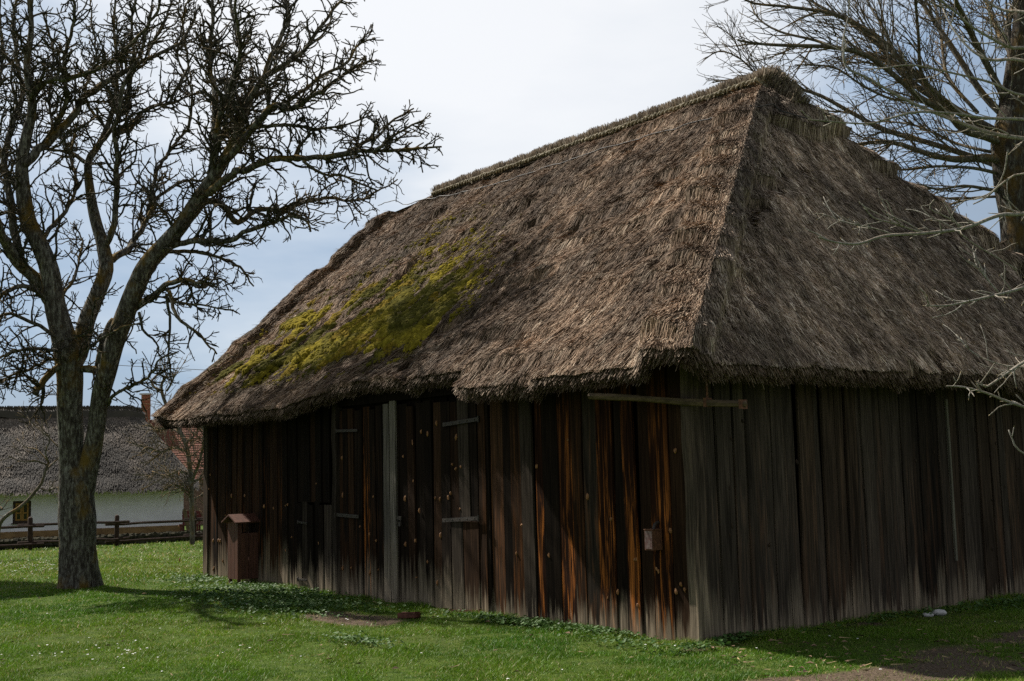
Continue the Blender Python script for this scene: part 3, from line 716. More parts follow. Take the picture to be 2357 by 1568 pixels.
# far verge: thick end of the thatch and the small half hip
yy = np.linspace(0, LL, 40); ve = P_l(xr_l(yy), yy); vi = ve - nl * .32 - U * .05
mirror = lambda P: np.array([bw(st(p)[0], W - st(p)[1], p[2]) for p in P])
ve2, vi2 = mirror(ve), mirror(vi)
for a_, b_ in ((ve, vi), (ve2, vi2)):
    VV = np.concatenate([a_, b_]); i_ = np.arange(39); mb.add(VV, np.stack([i_, i_ + 1, i_ + 41, i_ + 40], -1))
VV = np.concatenate([ve[-6:], ve2[-6:]]); i_ = np.arange(5); mb.add(VV, np.stack([i_, i_ + 1, i_ + 7, i_ + 6], -1))
VV = np.concatenate([vi, vi - U * .45]); i_ = np.arange(39); mb.add(VV, np.stack([i_, i_ + 1, i_ + 41, i_ + 40], -1))
ro = mb.build('thatched_roof', M['thatch_core'], barn, True)

# straws
TC = [np.array(c) * np.array([1.28, 1.17, 1.06]) for c in ((.150, .108, .078), (.115, .080, .055), (.21, .165, .125), (.070, .048, .033), (.27, .23, .185))]
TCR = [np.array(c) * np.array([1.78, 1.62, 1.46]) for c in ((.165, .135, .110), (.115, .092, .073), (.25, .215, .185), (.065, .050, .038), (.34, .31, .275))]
def straws(Pf, xl, xr, y0, Ly, dens, pal, nrm, ax, dn, xmax=None, fan=0.0, seed=0, wd=.0042, curve=0.0, moss=None):
    xm = xr(0.0) if xmax is None else xmax
    n = int(dens * (xm - xl(0.0)) * Ly)
    # tufts
    nt_ = n // 16
    tx, ty = R.uniform(xl(0.0), xm, nt_), R.uniform(-.02, Ly + .1, nt_)
    tr = R.integers(0, nt_, n)
    x = tx[tr] + R.normal(size=n) * .035; y = ty[tr] + R.normal(size=n) * .05
    k_ = (x > xl(y) - .02) & (x < xr(y) + .0) & (y > y0(x) - .02) & (y < Ly + .02); x, y, tr = x[k_], y[k_], tr[k_]; n = len(x)
    tdir = R.normal(size=nt_) * .06; tl = R.random(nt_) ** 2; tc_ = R.choice(len(pal), nt_, p=[.36, .24, .2, .12, .08])
    lat = np.maximum(x - xl(y), 0)
    th = tdir[tr] + R.normal(size=n) * .085 +   .16 * (noise(x * 1.1, y * 1.1, 0, seed + 3) - .5) + fan * np.exp(-lat / .45) + curve
    ln = R.uniform(.10, .28, n) * (.6 + .4 * sstep(.45, .8, lat)) * .72
    x2 = x + np.sin(th) * ln; y2 = y - np.cos(th) * ln
    over = R.uniform(.0, .05, n); y2 = np.maximum(y2, y0(x) - over)
    d1 = None
    A = Pf(x, np.maximum(y, 0)); B = Pf(x2, np.maximum(y2, 0))
    B = B - np.multiply.outer(np.maximum(0 - y2, 0), dn)
    lift = (.006 + .030 * tl[tr] * R.random(n) + .012 * R.random(n)); rogue = R.random(n) < .012; lift = np.where(rogue, lift + R.uniform(.02, .09, n), lift)
    A = A + nrm * .002; B = B + np.multiply.outer(lift, nrm)
    mid_ = (A + B) / 2 + np.multiply.outer(R.uniform(.0, .012, n), nrm)
    rl = R.normal(size=n) * .5; wv = np.multiply.outer(np.cos(rl), ax) + np.multiply.outer(np.sin(rl), nrm)
    wv = wv * (wd * R.uniform(.6, 1.5, n))[:, None]
    Vv = np.stack([A - wv, A + wv, mid_ + wv, mid_ - wv, B + wv * .6, B - wv * .6], 1).reshape(-1, 3)
    b_ = np.arange(n)[:, None] * 6
    Q_ = np.concatenate([b_ + np.array([[0, 1, 2, 3]]), b_ + np.array([[3, 2, 4, 5]])])
    c = np.array(pal)[tc_[tr]] * R.uniform(.65, 1.4, (n, 1))
    tone = fbm(x * .8, y * .8, 0, seed + 11, 3); c = c * (.70 + .60 * sstep(.3, .7, tone))[:, None] * (.76 + .48 * sstep(.25, .75, fbm(x * 9, y * 2.6, 0, seed + 17, 2)))[:, None]
    if fan < -.5: c = c * (.62 + .38 * sstep(.05, .45, lat))[:, None]  # end slope straw darkened along the hip to mute sunlit flecks
    if moss is not None: c = moss(x, y, c)
    return Vv, Q_, np.repeat(c, 6, 0)
# moss patch on the door slope (outline in slope coordinates)
e3 = lambda px, py: (lambda P: (np.dot(np.linalg.solve(np.array([U, dl, nl]).T, P - O_), [1, 0, 0]), np.dot(np.linalg.solve(np.array([U, dl, nl]).T, P - O_), [0, 1, 0])))(onplane(px, py, O_, nl))
poly = np.array([e3(*p) for p in ((450, 895), (520, 835), (600, 770), (700, 705), (830, 640), (960, 580), (1050, 490), (1130, 505), (1120, 580), (1060, 680), (1010, 770), (930, 815), (800, 838), (640, 868), (520, 895))])
def in_poly(x, y):
    r_ = np.zeros(len(x), bool); j = len(poly) - 1
    for i in range(len(poly)):
        (xi, yi), (xj, yj) = poly[i], poly[j]
        cnd = ((yi > y) != (yj > y)) & (x < (xj - xi) * (y - yi) / (yj - yi + 1e-9) + xi); r_ ^= cnd; j = i
    return r_
def moss_field(x, y):
    w_ = np.mean([in_poly(x + dx, y + dy) for dx, dy in ((0, 0), (.5, 0), (-.5, 0), (0, .35), (0, -.35), (.25, .2), (-.25, -.2), (.25, -.2), (-.25, .2), (.8, 0), (-.8, 0))], 0)
    w_ = w_ * (1 - .7 * sstep(cym + .5, cym + 1.7, y))
    n_ = fbm(x * 1.3, y * .9, 0, 91, 3); n2_ = fbm(x * 6, y * 2.4, 0, 95, 2)
    core = np.exp(-((x - cxm) / 1.6) ** 2 - ((y - cym) / .9) ** 2)
    return w_ * sstep(.42, .58, n_ * .42 + n2_ * .58 + .11 * core - .02) + .22 * w_ * sstep(.55, .65, n2_)
cxm, cym = e3(900, 745)
def moss_tint(x, y, c):
    m = moss_field(x, y)[:, None]; g = np.array([.085, .075, .018]); return c * (1 - .75 * m) + g * .75 * m
Vv, Q_, cc = straws(P_l, xl_l, xr_l, y0_l, LL, 8500, TC, nl, U, dl, fan=-.42, seed=200, wd=.0030, moss=moss_tint)
link('straw_coat', mesh_np('straw_coat', Vv, Q_, None, cc), M['thatch'], ro)['label'] = 'brown straw of the slope above the doors'
Vv, Q_, cc = straws(P_r, xl_r, xr_r, y0_r, LR, 10000, TCR, nr, V, dr, xmax=8.3, fan=-.6, seed=300, wd=.0030)
link('straw_coat', mesh_np('straw_coat', Vv, Q_, None, cc), M['thatch'], ro)['label'] = 'greyer straw of the hipped end slope'

# cut stubble of the eaves
def fringe(Pf, x0, x1, y0, dn, inward, ax, n, pal):
    x = R.uniform(x0, x1, n); q = R.random(n)
    E_ = Pf(x, np.maximum(y0(x), 0)) ; E_ = E_ - np.multiply.outer(np.minimum(y0(x), 0) * -1, dn)
    A = E_ + np.multiply.outer(q * .16, inward) - np.multiply.outer(q * .10, Z) + np.multiply.outer(R.uniform(.03, .10, n), dn)
    tipd = -dn * .6 - inward * .15 - Z * .4
    B = A + np.multiply.outer(R.uniform(.07, .15, n), tipd) + R.normal(size=(n, 3)) * .014
    wv = np.multiply.outer(R.uniform(.0025, .005, n), ax)
    Vv = np.stack([A - wv, A + wv, B + wv * .7, B - wv * .7], 1).reshape(-1, 3)
    c = np.array(pal)[R.choice(len(pal), n)] * R.uniform(.4, 1.1, (n, 1))
    return Vv, (np.arange(n)[:, None] * 4 + np.arange(4)[None]), np.repeat(c, 4, 0)
mb = MB()
for a_ in (fringe(P_l, 0.05, XE, y0_l, dl, V, U, 26000, TC), fringe(P_r, 0.05, 8.3, y0_r, dr, U, V, 20000, TC)): mb.add(a_[0], a_[1], None, col=a_[2])
mb.build('eave_fringe', M['thatch'], ro)

# moss cushions
x = R.uniform(poly[:, 0].min() - .3, poly[:, 0].max() + .3, 60000); y = R.uniform(max(.05, poly[:, 1].min() - .2), poly[:, 1].max() + .2, 60000)
mf = moss_field(x, y); k_ = (R.random(len(x)) < mf * .8) & (x > xl_l(y) + .4) & (x < XE - .3); x, y, mf = x[k_], y[k_], mf[k_]
n = len(x); rr = R.uniform(.014, .036, n) * (.55 + .9 * mf)
P = P_l(x, y) + nl * .012
ang_ = np.arange(6) * math.pi / 3
rows = []
for (fr, hh) in ((1.0, .0), (.72, .75)):
    rows.append(P[:, None] + (rr[:, None, None] * fr) * (np.cos(ang_)[None, :, None] * U + np.sin(ang_)[None, :, None] * dl * 1.5) * R.uniform(.75, 1.25, (n, 6, 1)) + (nl * (rr * hh * 1.0)[:, None])[:, None])
top = (P + nl * (rr * 1.25)[:, None] - dl * (rr * .3)[:, None])[:, None]
MV = np.concatenate(rows + [top], 1).reshape(-1, 3); b_ = np.arange(n)[:, None] * 13; j = np.arange(6)[None]; j2 = (j + 1) % 6
MQ = np.stack([b_ + j, b_ + j2, b_ + 6 + j2, b_ + 6 + j], -1).reshape(-1, 4); MT = np.stack([b_ + 6 + j, b_ + 6 + j2, b_ + 12 + 0 * j], -1).reshape(-1, 3)
hue = sstep(.35, .65, fbm(x * 1.6, y * 1.6, 0, 99, 3))[:, None]
mc = (np.array([.072, .066, .012]) * (1 - hue) + np.array([.205, .163, .017]) * hue) * R.uniform(.7, 1.25, (n, 1))
amber = (fbm(x * 2.3, y * 2.3, 0, 101) > .66)[:, None]; mc = np.where(amber, np.array([.16, .115, .013]) * R.uniform(.7, 1.2, (n, 1)), mc)
mo = link('moss', mesh_np('moss', MV, MQ, MT, np.repeat(mc, 13, 0), None, None, True), M['moss'], ro); mo['kind'] = 'stuff'; mo['label'] = 'yellow green moss cushions over the left part of the roof'

# ridge cap: upright cut stubble, held by straw ropes; it bends down over the near hip end
rs0, rs1 = SI - OV - .05, 10.2
nrp = 60
path = [bw(s_, W / 2, ZR + .02) for s_ in np.linspace(rs1, rs0, nrp)]
for a_ in np.linspace(.1, 1, 10):
    path.append(bw(rs0 - .10 * a_ - .30 * a_ * a_, W / 2 + .12 * a_, ZR + .02 + .03 * math.sin(a_ * 3) - .50 * a_ ** 1.7))
path = np.array(path)
pt = np.gradient(path, axis=0); pt /= np.linalg.norm(pt, axis=1, keepdims=True)
pn = np.cross(np.tile(V, (len(path), 1)), pt); pn *= np.sign(pn @ (Z - U * .35))[:, None]; pn /= np.linalg.norm(pn, axis=1, keepdims=True)
mb = MB()
i0 = R.random(20000) * (len(path) - 1); ia = i0.astype(int); fr = (i0 - ia)[:, None]
B0 = path[ia] * (1 - fr) + path[np.minimum(ia + 1, len(path) - 1)] * fr; nn_ = pn[ia]
side = R.uniform(-1, 1, len(i0))
B0 = B0 + np.multiply.outer(side * .15, V) - np.multiply.outer(np.abs(side) * .10, Z)
bun = noise(i0 * .9, side * 2, 0, 55)
hgt = (.115 + .06 * R.random(len(i0)) + .06 * (bun - .5)) * (1 + .25 * (i0 > nrp))
dr_ = nn_ + np.multiply.outer(side * .30 + R.normal(size=len(i0)) * .07, V) + pt[ia] * (R.normal(size=len(i0)) * .10 + .25 * (noise(i0 * .7, 0, 0, 57) - .5))[:, None]
T0 = B0 + dr_ * hgt[:, None]
az_ = R.random(len(i0)) * math.pi; wv = np.multiply.outer(np.cos(az_), U) + np.multiply.outer(np.sin(az_), V); wv *= R.uniform(.003, .006, (len(i0), 1))
VV = np.stack([B0 - wv, B0 + wv, T0 + wv * .8, T0 - wv * .8], 1).reshape(-1, 3)
cpal = np.array([(.24, .19, .145), (.33, .27, .21), (.44, .38, .31), (.13, .10, .075)])[R.choice(4, len(i0))] * R.uniform(.6, 1.2, (len(i0), 1))
mb.add(VV, np.arange(len(i0))[:, None] * 4 + np.arange(4)[None], None, col=np.repeat(cpal, 4, 0))
# solid body under the stubble
prof = [(-.17, -.12), (-.13, .02), (0, .05), (.13, .02), (.17, -.12)]
RV = np.array([[p + V * a_ + n_ * b_2 for a_, b_2 in prof] for p, n_ in zip(path, pn)]).reshape(-1, 3); k5 = len(prof)
i_ = (np.arange(len(path) - 1)[:, None] * k5 + np.arange(k5 - 1)[None]).ravel()
mb.add(RV, np.stack([i_, i_ + 1, i_ + k5 + 1, i_ + k5], -1), None, col=(.09, .07, .05))
rc = mb.build('ridge_cap', attr_mat('ridge_stubble', .8, .15, (3, 3, 3), (.72, 1.28), .35), ro)
# twisted straw rope along the foot of the ridge cap, both sides
for sd in (-1, 1):
    mb = MB(); rp_ = path - Z * 0; off = np.multiply.outer(np.ones(len(path)) * sd * .17, V) - pn * .045
    base_ = rp_ + off
    tt = np.linspace(0, len(path) - 1, 520); bi = np.minimum(tt.astype(int), len(path) - 2); fr = (tt - bi)[:, None]
    cl_ = base_[bi] * (1 - fr) + base_[bi + 1] * fr
    for ph in (0, math.pi):
        P_ = cl_ + np.multiply.outer(.022 * np.cos(tt * 5.2 + ph), pn[30]) + np.multiply.outer(.022 * np.sin(tt * 5.2 + ph), V)
        mb.tube(P_ + R.normal(size=P_.shape) * .006, .013 + .010 * R.random(len(P_)), 5, col=np.array([.30, .26, .19]) * R.uniform(.6, 1.2, (len(P_) * 5 + 2, 1)))
    nst = 1800; t2 = R.random(nst) * (len(cl_) - 1); A = cl_[t2.astype(int)]; B = A + R.normal(size=(nst, 3)) * .035
    wv = np.tile(U * .003, (nst, 1)); mb.add(np.stack([A - wv, A + wv, B + wv, B - wv], 1).reshape(-1, 3), np.arange(nst)[:, None] * 4 + np.arange(4)[None], None, col=(.36, .30, .21))
    mb.build('straw_rope', M['rope'], rc, True)
# conductor cable along the slopes
mb = MB(); cp = []
for px, py in ((880, 487), (1000, 458), (1150, 420), (1300, 375), (1450, 325), (1560, 295), (1650, 268)):
    P = onplane(px, py, O_ + nl * .04, nl); cp.append(P)
xx, yy = [], []
for P in cp:
    q_ = np.linalg.solve(np.array([U, dl, nl]).T, P - O_); xx.append(q_[0]); yy.append(q_[1])
xi = np.linspace(xx[0], xx[-1], 60); yi = np.interp(-xi, -np.array(xx), yy)
mb.tube(P_l(xi, yi, np.maximum(disp_l(xi, yi) + .035, .03)), np.full(60, .008), 5)
ca, cb2 = np.linalg.solve(np.array([V, dr, nr]).T, onplane(1745, 243, O_ + nr * .2, nr) - O_), np.linalg.solve(np.array([V, dr, nr]).T, onplane(1905, 288, O_ + nr * .2, nr) - O_)
xi = np.linspace(ca[0], cb2[0], 24); yi = np.linspace(ca[1], cb2[1], 24) - .06 * np.sin(np.linspace(0, math.pi, 24))
mb.tube(P_r(xi, yi, np.full(24, .24)), np.full(24, .008), 5)
mb.build('cable', M['cable'], ro)

# pole hanging under the eave across the corner
A = onplane(1356, 912, bw(0, -.45, 0), nU); B = onplane(1716, 931, bw(-.55, 0, 0), nV)
pole = thing('hanging_pole', 'pale split pole hung under the eave on iron straps at the corner', 'pole')
ts = np.linspace(0, 1, 9); mb = MB()
ctr = A + np.multiply.outer(ts, B - A) + np.multiply.outer(.006 * np.sin(ts * 7), Z)
mb.tube(ctr, .032 + .004 * np.sin(ts * 11), 7, jit=.25, col=(.2, .16, .09)); mb.build('pole', M['pole'], pole)
for q in (.62 + .15, .985):
    mb = MB(); P = A + (B - A) * q
    mb.box(P + Z * .0, (B - A) / np.linalg.norm(B - A), nU, Z, .012, .042, .042); 
    if q < .9: mb.box(P + Z * .15, U, nU, Z, .010, .004, .12)
    mb.build('strap', M['rust'], pole)

# small metal box on the door wall
bx = thing('meter_box', 'small rusty metal box with a bent pipe on top fixed to the barn boards', 'metal box')
s_, z_ = door_wall(1521, 1241); P = K + U * s_ + Z * z_
mb = MB(); mb.box(P + nU * .10, U, nU, Z, .055, .062, .095); mb.box(P + nU * .10 + Z * .097, U, nU, Z, .060, .067, .004); mb.build('case', M['rust'], bx)
mb = MB(); mb.box(P + nU * .1645, U, nU, Z, .046, .003, .082); mb.build('lid', noisy_mat('flaking_red_grey_paint', (.085, .035, .03), (.15, .12, .11), (25, 25, 25), .7, .3), bx)
mb = MB(); q_ = np.linspace(0, math.pi / 2, 6); mb.tube([P + nU * (.10 - .07 * (1 - math.cos(a))) + Z * (.10 + .06 * math.sin(a)) - U * .01 for a in q_], [.016] * 6, 8); mb.build('pipe', M['iron'], bx)

# litter bin beside the wall
binr = thing('litter_bin', 'red brown wooden litter bin with little gabled lid roof by the barn wall', 'litter bin')
bc = onz(548, 1347)                      # near bottom corner
bh, bwid, blen = 1.0, .34, .80
bo = bc + U * 0 ; BP = lambda a, b_, c: bo + U * a + V * b_ + Z * c      # a along the wall, b away from the viewer
zt = .70
def plank_panel(a0, b0, a1, b1, z0, z1, n_, thick, nrm):
    m_ = MB(); A_, B_ = BP(a0, b0, 0), BP(a1, b1, 0)
    for i in range(n_):
        p0 = A_ + (B_ - A_) * (i + .02) / n_; p1 = A_ + (B_ - A_) * (i + .98) / n_; d = p1 - p0; l = np.linalg.norm(d)
        m_.box((p0 + p1) / 2 + Z * (z0 + z1) / 2 + nrm * R.uniform(-.002, .002), d / l, nrm, Z, l / 2, thick / 2, (z1 - z0) / 2)
    return m_
plank_panel(0, 0, 0, blen, .08, zt + .06, 5, .018, nV).build('side_panel', M['stained'], binr)
plank_panel(bwid, 0, bwid, blen, .08, zt + .06, 5, .018, -nV).build('side_panel', M['stained'], binr)
plank_panel(.0, 0, bwid, 0, .08, .93, 3, .018, nU).build('end_panel', M['stained'], binr)
plank_panel(.0, blen, bwid, blen, .08, .93, 3, .018, -nU).build('end_panel', M['stained'], binr)
mb = MB(); mb.box(BP(bwid / 2, blen / 2, .09), U, V, Z, bwid / 2 - .02, blen / 2 - .02, .012); mb.build('floor_panel', M['stained'], binr)
for a_, b_ in ((.0, 0), (bwid, 0), (0, blen), (bwid, blen)):
    mb = MB(); ia = .025 if a_ == 0 else -.025; ib = .025 if b_ == 0 else -.025
    mb.box(BP(a_ + ia, b_ + ib, .45), U, V, Z, .02, .02, .48); mb.build('leg', M['stained'], binr)
for sg in (-1, 1):
    mb = MB(); e_ = (U * sg * .88 - Z * .40); e_ /= np.linalg.norm(e_); nn_ = np.cross(V, e_); nn_ = nn_ if nn_[2] > 0 else -nn_
    mb.box(BP(bwid / 2, blen / 2, 1.035) + e_ * .135, e_, V, nn_, .14, blen / 2 + .08, .010); mb.build('lid_board', M['stained'], binr)

# brick, stones by the wall
def rock(name, c, r, m, label, cat, flat=.6, group=None):
    u_, v_ = np.meshgrid(np.linspace(0, 2 * math.pi, 15)[:-1], np.linspace(-math.pi / 2, math.pi / 2, 9), indexing='ij')
    D = np.stack([np.cos(v_) * np.cos(u_), np.cos(v_) * np.sin(u_), np.sin(v_) * flat], -1)
    D = D * (r * (.75 + .55 * fbm(D[..., 0] * 1.4 + c[0], D[..., 1] * 1.4, D[..., 2] * 1.4 + c[1], 3)))[..., None] + c
    i_ = np.arange(14)[:, None]; j = np.arange(8)[None]
    Q_ = np.stack([i_ * 9 + j, ((i_ + 1) % 14) * 9 + j, ((i_ + 1) % 14) * 9 + j + 1, i_ * 9 + j + 1], -1).reshape(-1, 4)
    return tag(link(name, mesh_np(name, D.reshape(-1, 3), Q_, None, None, None, None, True), m), label, cat, group)
c = onz(2137, 1420); rock('pale_stone', c + Z * .02, .055, M['pale_stone'], 'smaller flat pale stone at the foot of the end wall', 'stone', .5, 'pale stones by the end wall')
c = onz(2162, 1417); rock('pale_stone', c + Z * .03, .075, M['pale_stone'], 'larger white stone at the foot of the end wall', 'stone', .5, 'pale stones by the end wall')
c = onz(942, 1424); mb = MB(); d_ = U * .9 - V * .4; d_ /= np.linalg.norm(d_)
me = bpy.data.meshes.new('brick'); import bmesh
bm = bmesh.new(); bmesh.ops.create_cube(bm, size=1)
for v_ in bm.verts: v_.co = Vector((v_.co.x * .25, v_.co.y * .12, v_.co.z * .07))
bmesh.ops.bevel(bm, geom=list(bm.edges), offset=.012, segments=2, affect='EDGES')
bmesh.ops.subdivide_edges(bm, edges=list(bm.edges), cuts=1)
for v_ in bm.verts: v_.co += Vector(R.normal(size=3) * .0025)
bm.to_mesh(me); bm.free()
bk = link('brick', me, noisy_mat('old_brick', (.07, .028, .018), (.14, .055, .035), (25, 25, 25))); bk.location = c + Z * .035; bk.rotation_euler = (.05, .06, math.atan2(d_[1], d_[0]))
tag(bk, 'loose red brown brick lying at the double door', 'brick')

# ------------------------------------------------------------------ TREES
def smooth_path(pts, rad, step):
    P = np.asarray(pts, float); r = np.asarray(rad, float); n = len(P)
    if n > 2:
        o, rr = [], []
        Pe = np.concatenate([[2 * P[0] - P[1]], P, [2 * P[-1] - P[-2]]])
        for i in range(n - 1):
            p0, p1, p2, p3 = Pe[i:i + 4]; m = max(2, int(np.linalg.norm(p2 - p1) / step) + 1)
            for q in np.arange(m) / m:
                o.append(.5 * ((2 * p1) + (-p0 + p2) * q + (2 * p0 - 5 * p1 + 4 * p2 - p3) * q * q + (-p0 + 3 * p1 - 3 * p2 + p3) * q ** 3)); rr.append(r[i] * (1 - q) + r[i + 1] * q)
        o.append(P[-1]); rr.append(r[-1]); return np.array(o), np.array(rr)
    m = max(2, int(np.linalg.norm(P[1] - P[0]) / step) + 1); q = np.linspace(0, 1, m + 1)
    return P[0] + np.multiply.outer(q, P[1] - P[0]), r[0] + (r[1] - r[0]) * q
def grow(parents, dens, lrange, ang, jit, upb, rmax, rmin, rfac, step, rng, start=.12, tipbias=0, rref=None):
    out_ = []
    for P, r in parents:
        seg = np.linalg.norm(np.diff(P, axis=0), axis=1); Lp = seg.sum(); cum = np.concatenate([[0], np.cumsum(seg)])
        n = rng.poisson(dens * Lp * (1 - start))
        for _ in range(n):
            q = start + (1 - start) * rng.random() ** (1.0 if not tipbias else tipbias); l = q * Lp; i = min(int(np.searchsorted(cum, l)) - 1, len(P) - 2); i = max(i, 0)
            f = (l - cum[i]) / (seg[i] + 1e-9); p = P[i] + (P[i + 1] - P[i]) * f; T = unit(P[i + 1] - P[i]); rp = r[i]
            nn = rng.normal(size=3); nn -= T * (nn @ T); nn = unit(unit(nn) + np.array([0, 0, upb * .8])); a_ = rng.uniform(*ang)
            d = unit(T * math.cos(a_) + nn * math.sin(a_)); ln = rng.uniform(*lrange) * (1.15 - .55 * q) * (1 if rref is None else min(1.0, max(.32, rp / rref)))
            m = max(2, int(ln / step)); pts = [p]
            for _k in range(m):
                d = unit(d + rng.normal(size=3) * jit + np.array([0, 0, upb * .12])); pts.append(pts[-1] + d * ln / m)
            r0 = min(rp * rfac, rmax * (.7 + .6 * rng.random())); out_.append((np.array(pts), np.linspace(max(r0, rmin), rmin, m + 1)))
    return out_
def tubes(name, lst, k, material, parent, jit=0.0):
    Vs, Qs, Ts, n = [], [], [], 0
    for P, r in lst:
        v_, q_, t_ = tube_np(P, r, k, jit); Vs.append(v_); Qs.append(q_ + n); Ts.append(t_ + n); n += len(v_)
    return link(name, mesh_np(name, np.concatenate(Vs), np.concatenate(Qs), np.concatenate(Ts), None, None, None, True), material, parent)
def buds(name, tips, size, material, parent, rng):
    P = np.array([p[-1] for p, r in tips]); D = np.array([unit(p[-1] - p[-2]) for p, r in tips]); n = len(P)
    s_ = size * rng.uniform(.6, 1.3, (n, 1)); ref = rng.normal(size=(n, 3)); A = np.cross(D, ref); A /= np.linalg.norm(A, axis=1, keepdims=True); B = np.cross(D, A)
    VV = np.stack([P - D * s_ * .3, P + A * s_ * .5 + D * s_ * .6, P + B * s_ * .5 + D * s_ * .6, P - A * s_ * .5 + D * s_ * .6, P - B * s_ * .5 + D * s_ * .6, P + D * s_ * 2.0], 1).reshape(-1, 3)
    f = np.array([(0, 2, 1), (0, 3, 2), (0, 4, 3), (0, 1, 4), (5, 1, 2), (5, 2, 3), (5, 3, 4), (5, 4, 1)])
    o = link(name, mesh_np(name, VV, None, (np.arange(n)[:, None, None] * 6 + f[None]).reshape(-1, 3)), material, parent); o['kind'] = 'stuff'; return o
def trunk_mesh(name, lst, material, parent, k=28, amp=.10, flare=None):
    Vs, Qs, Ts, n = [], [], [], 0
    for P, r in lst:
        v_, q_, t_ = tube_np(P, r, k)
        m = len(P); ctr = np.repeat(P, k, 0); rad = v_[:m * k] - ctr; rl = np.linalg.norm(rad, axis=1, keepdims=True)
        dn = fbm(v_[:m * k, 0] * 5, v_[:m * k, 1] * 5, v_[:m * k, 2] * 1.5, 11, 3)[:, None]; d2 = fbm(v_[:m * k, 0] * 26, v_[:m * k, 1] * 26, v_[:m * k, 2] * 7, 13, 2)[:, None]
        v_[:m * k] = ctr + rad * (1 + amp * 3.0 * (dn - .5) + amp * 1.3 * (d2 - .5))
        Vs.append(v_); Qs.append(q_ + n); Ts.append(t_ + n); n += len(v_)
    return link(name, mesh_np(name, np.concatenate(Vs), np.concatenate(Qs), np.concatenate(Ts), None, None, None, True), material, parent)

# --- the old pear tree on the left
rng = np.random.default_rng(11)
tb = onz(183, 1350); TY = tb[1]; PXM = F / TY
pear = thing('pear_tree', 'gnarled bare old pear tree with forked lichen grey trunk and orange moss', 'tree')
def limb(pts, w0, w1, dy=0.0, y0=0.0):
    n = len(pts); out_ = []
    for i, (px, py) in enumerate(pts):
        f = i / max(1, n - 1); out_.append(onY(px, py, TY + y0 + dy * f))
    return np.array(out_), np.linspace(w0, w1, n) / 2 / PXM
def wlimb(pts, y0=0.0, dy=0.0):
    P = np.array([onY(px, py, TY + y0 + dy * i / (len(pts) - 1)) for i, (px, py, w_) in enumerate(pts)]); return P, np.array([w_ for *_, w_ in pts]) / 2 / PXM
trunks = [wlimb([(183, 1362, 112), (183, 1345, 100), (181, 1310, 88), (179, 1260, 80), (178, 1190, 82), (174, 1120, 76), (163, 1070, 52), (163, 1000, 55), (161, 930, 55), (161, 870, 58), (156, 820, 62), (146, 775, 54), (126, 700, 46), (113, 621, 42), (90, 562, 40), (67, 515, 38), (54, 450, 34), (50, 380, 28), (62, 310, 24), (74, 250, 20), (62, 150, 16), (72, 60, 12), (60, -60, 8)], 0, -.6),
          wlimb([(180, 1200, 46), (190, 1130, 56), (206, 1065, 44), (221, 990, 39), (228, 930, 38), (238, 885, 42), (248, 850, 42), (262, 797, 42), (283, 738, 42), (311, 665, 42), (341, 606, 40), (383, 560, 38), (416, 520, 34), (462, 450, 32), (490, 410, 28), (515, 370, 25), (545, 310, 21), (565, 250, 17), (590, 205, 14), (612, 175, 12), (670, 139, 8)], -.05, -1.2),
          wlimb([(160, 860, 30), (180, 815, 44), (200, 738, 38), (223, 680, 36), (244, 621, 36), (236, 562, 30), (222, 515, 27), (210, 460, 24), (203, 376, 18), (225, 338, 16), (244, 300, 14), (262, 240, 11), (270, 150, 9), (262, 60, 7), (270, -40, 5)], .05, 1.4)]
LB = []
def add(pts, w0, w1, dy=0, y0=0): LB.append(limb(pts, w0, w1, dy, y0))
add([(120, 700), (82, 644), (44, 591), (18, 547), (0, 510), (-30, 440), (-50, 330)], 34, 12, -1.6, -.1)
add([(44, 591), (22, 450), (11, 375), (38, 263), (56, 206), (40, 100), (50, -40)], 20, 6, 1.2, -.6)
add([(240, 600), (264, 585), (294, 568), (314, 547), (340, 500), (350, 420), (380, 360), (430, 300)], 20, 7, 1.8, .7)
add([(236, 580), (259, 526), (263, 413), (265, 338), (259, 285), (280, 200), (330, 120), (350, 20)], 16, 6, -1.0, .5)
add([(314, 547), (330, 520), (352, 480), (370, 450), (420, 420), (470, 415), (520, 425)], 12, 5, .8, 1.2)
add([(490, 420), (498, 338), (550, 293), (573, 225), (610, 177), (659, 64), (655, 0), (650, -60)], 20, 6, 1.6, -.9)
add([(520, 370), (565, 319), (591, 293), (640, 240), (693, 240), (723, 218), (768, 199), (813, 162), (858, 139)], 20, 4, -1.4, -1.0)
add([(640, 240), (700, 200), (740, 170), (798, 140), (821, 109), (862, 90)], 10, 3.5, .5, -1.5)
add([(591, 293), (650, 285), (700, 288), (740, 298), (790, 290), (830, 275)], 9, 3.5, -.6, -1.2)
add([(462, 455), (498, 432), (543, 406), (591, 387), (655, 372), (700, 368), (761, 363), (798, 357), (854, 353), (911, 349), (967, 342), (1016, 338)], 20, 3.5, -2.0, -.8)
add([(798, 357), (840, 335), (873, 319), (911, 278), (952, 250)], 9, 3.5, .4, -2.2)
add([(854, 353), (884, 327), (930, 297), (982, 270)], 7, 3, -.4, -2.4)
add([(700, 368), (740, 400), (790, 405), (830, 420), (870, 440)], 7, 3.5, .5, -2.0)
add([(420, 525), (475, 462), (516, 477), (543, 515), (584, 488), (655, 481), (704, 462), (761, 455), (809, 458), (854, 443), (915, 413)], 18, 3.5, 1.8, -.7)
add([(809, 458), (821, 485), (839, 496)], 5, 3, 0, 1.0)
add([(704, 462), (715, 490), (712, 510), (730, 520)], 5, 3, 0, .8)
add([(365, 590), (411, 562), (470, 556), (528, 559), (558, 537), (610, 518), (648, 503), (693, 507), (715, 533)], 16, 4, -1.2, -.6)
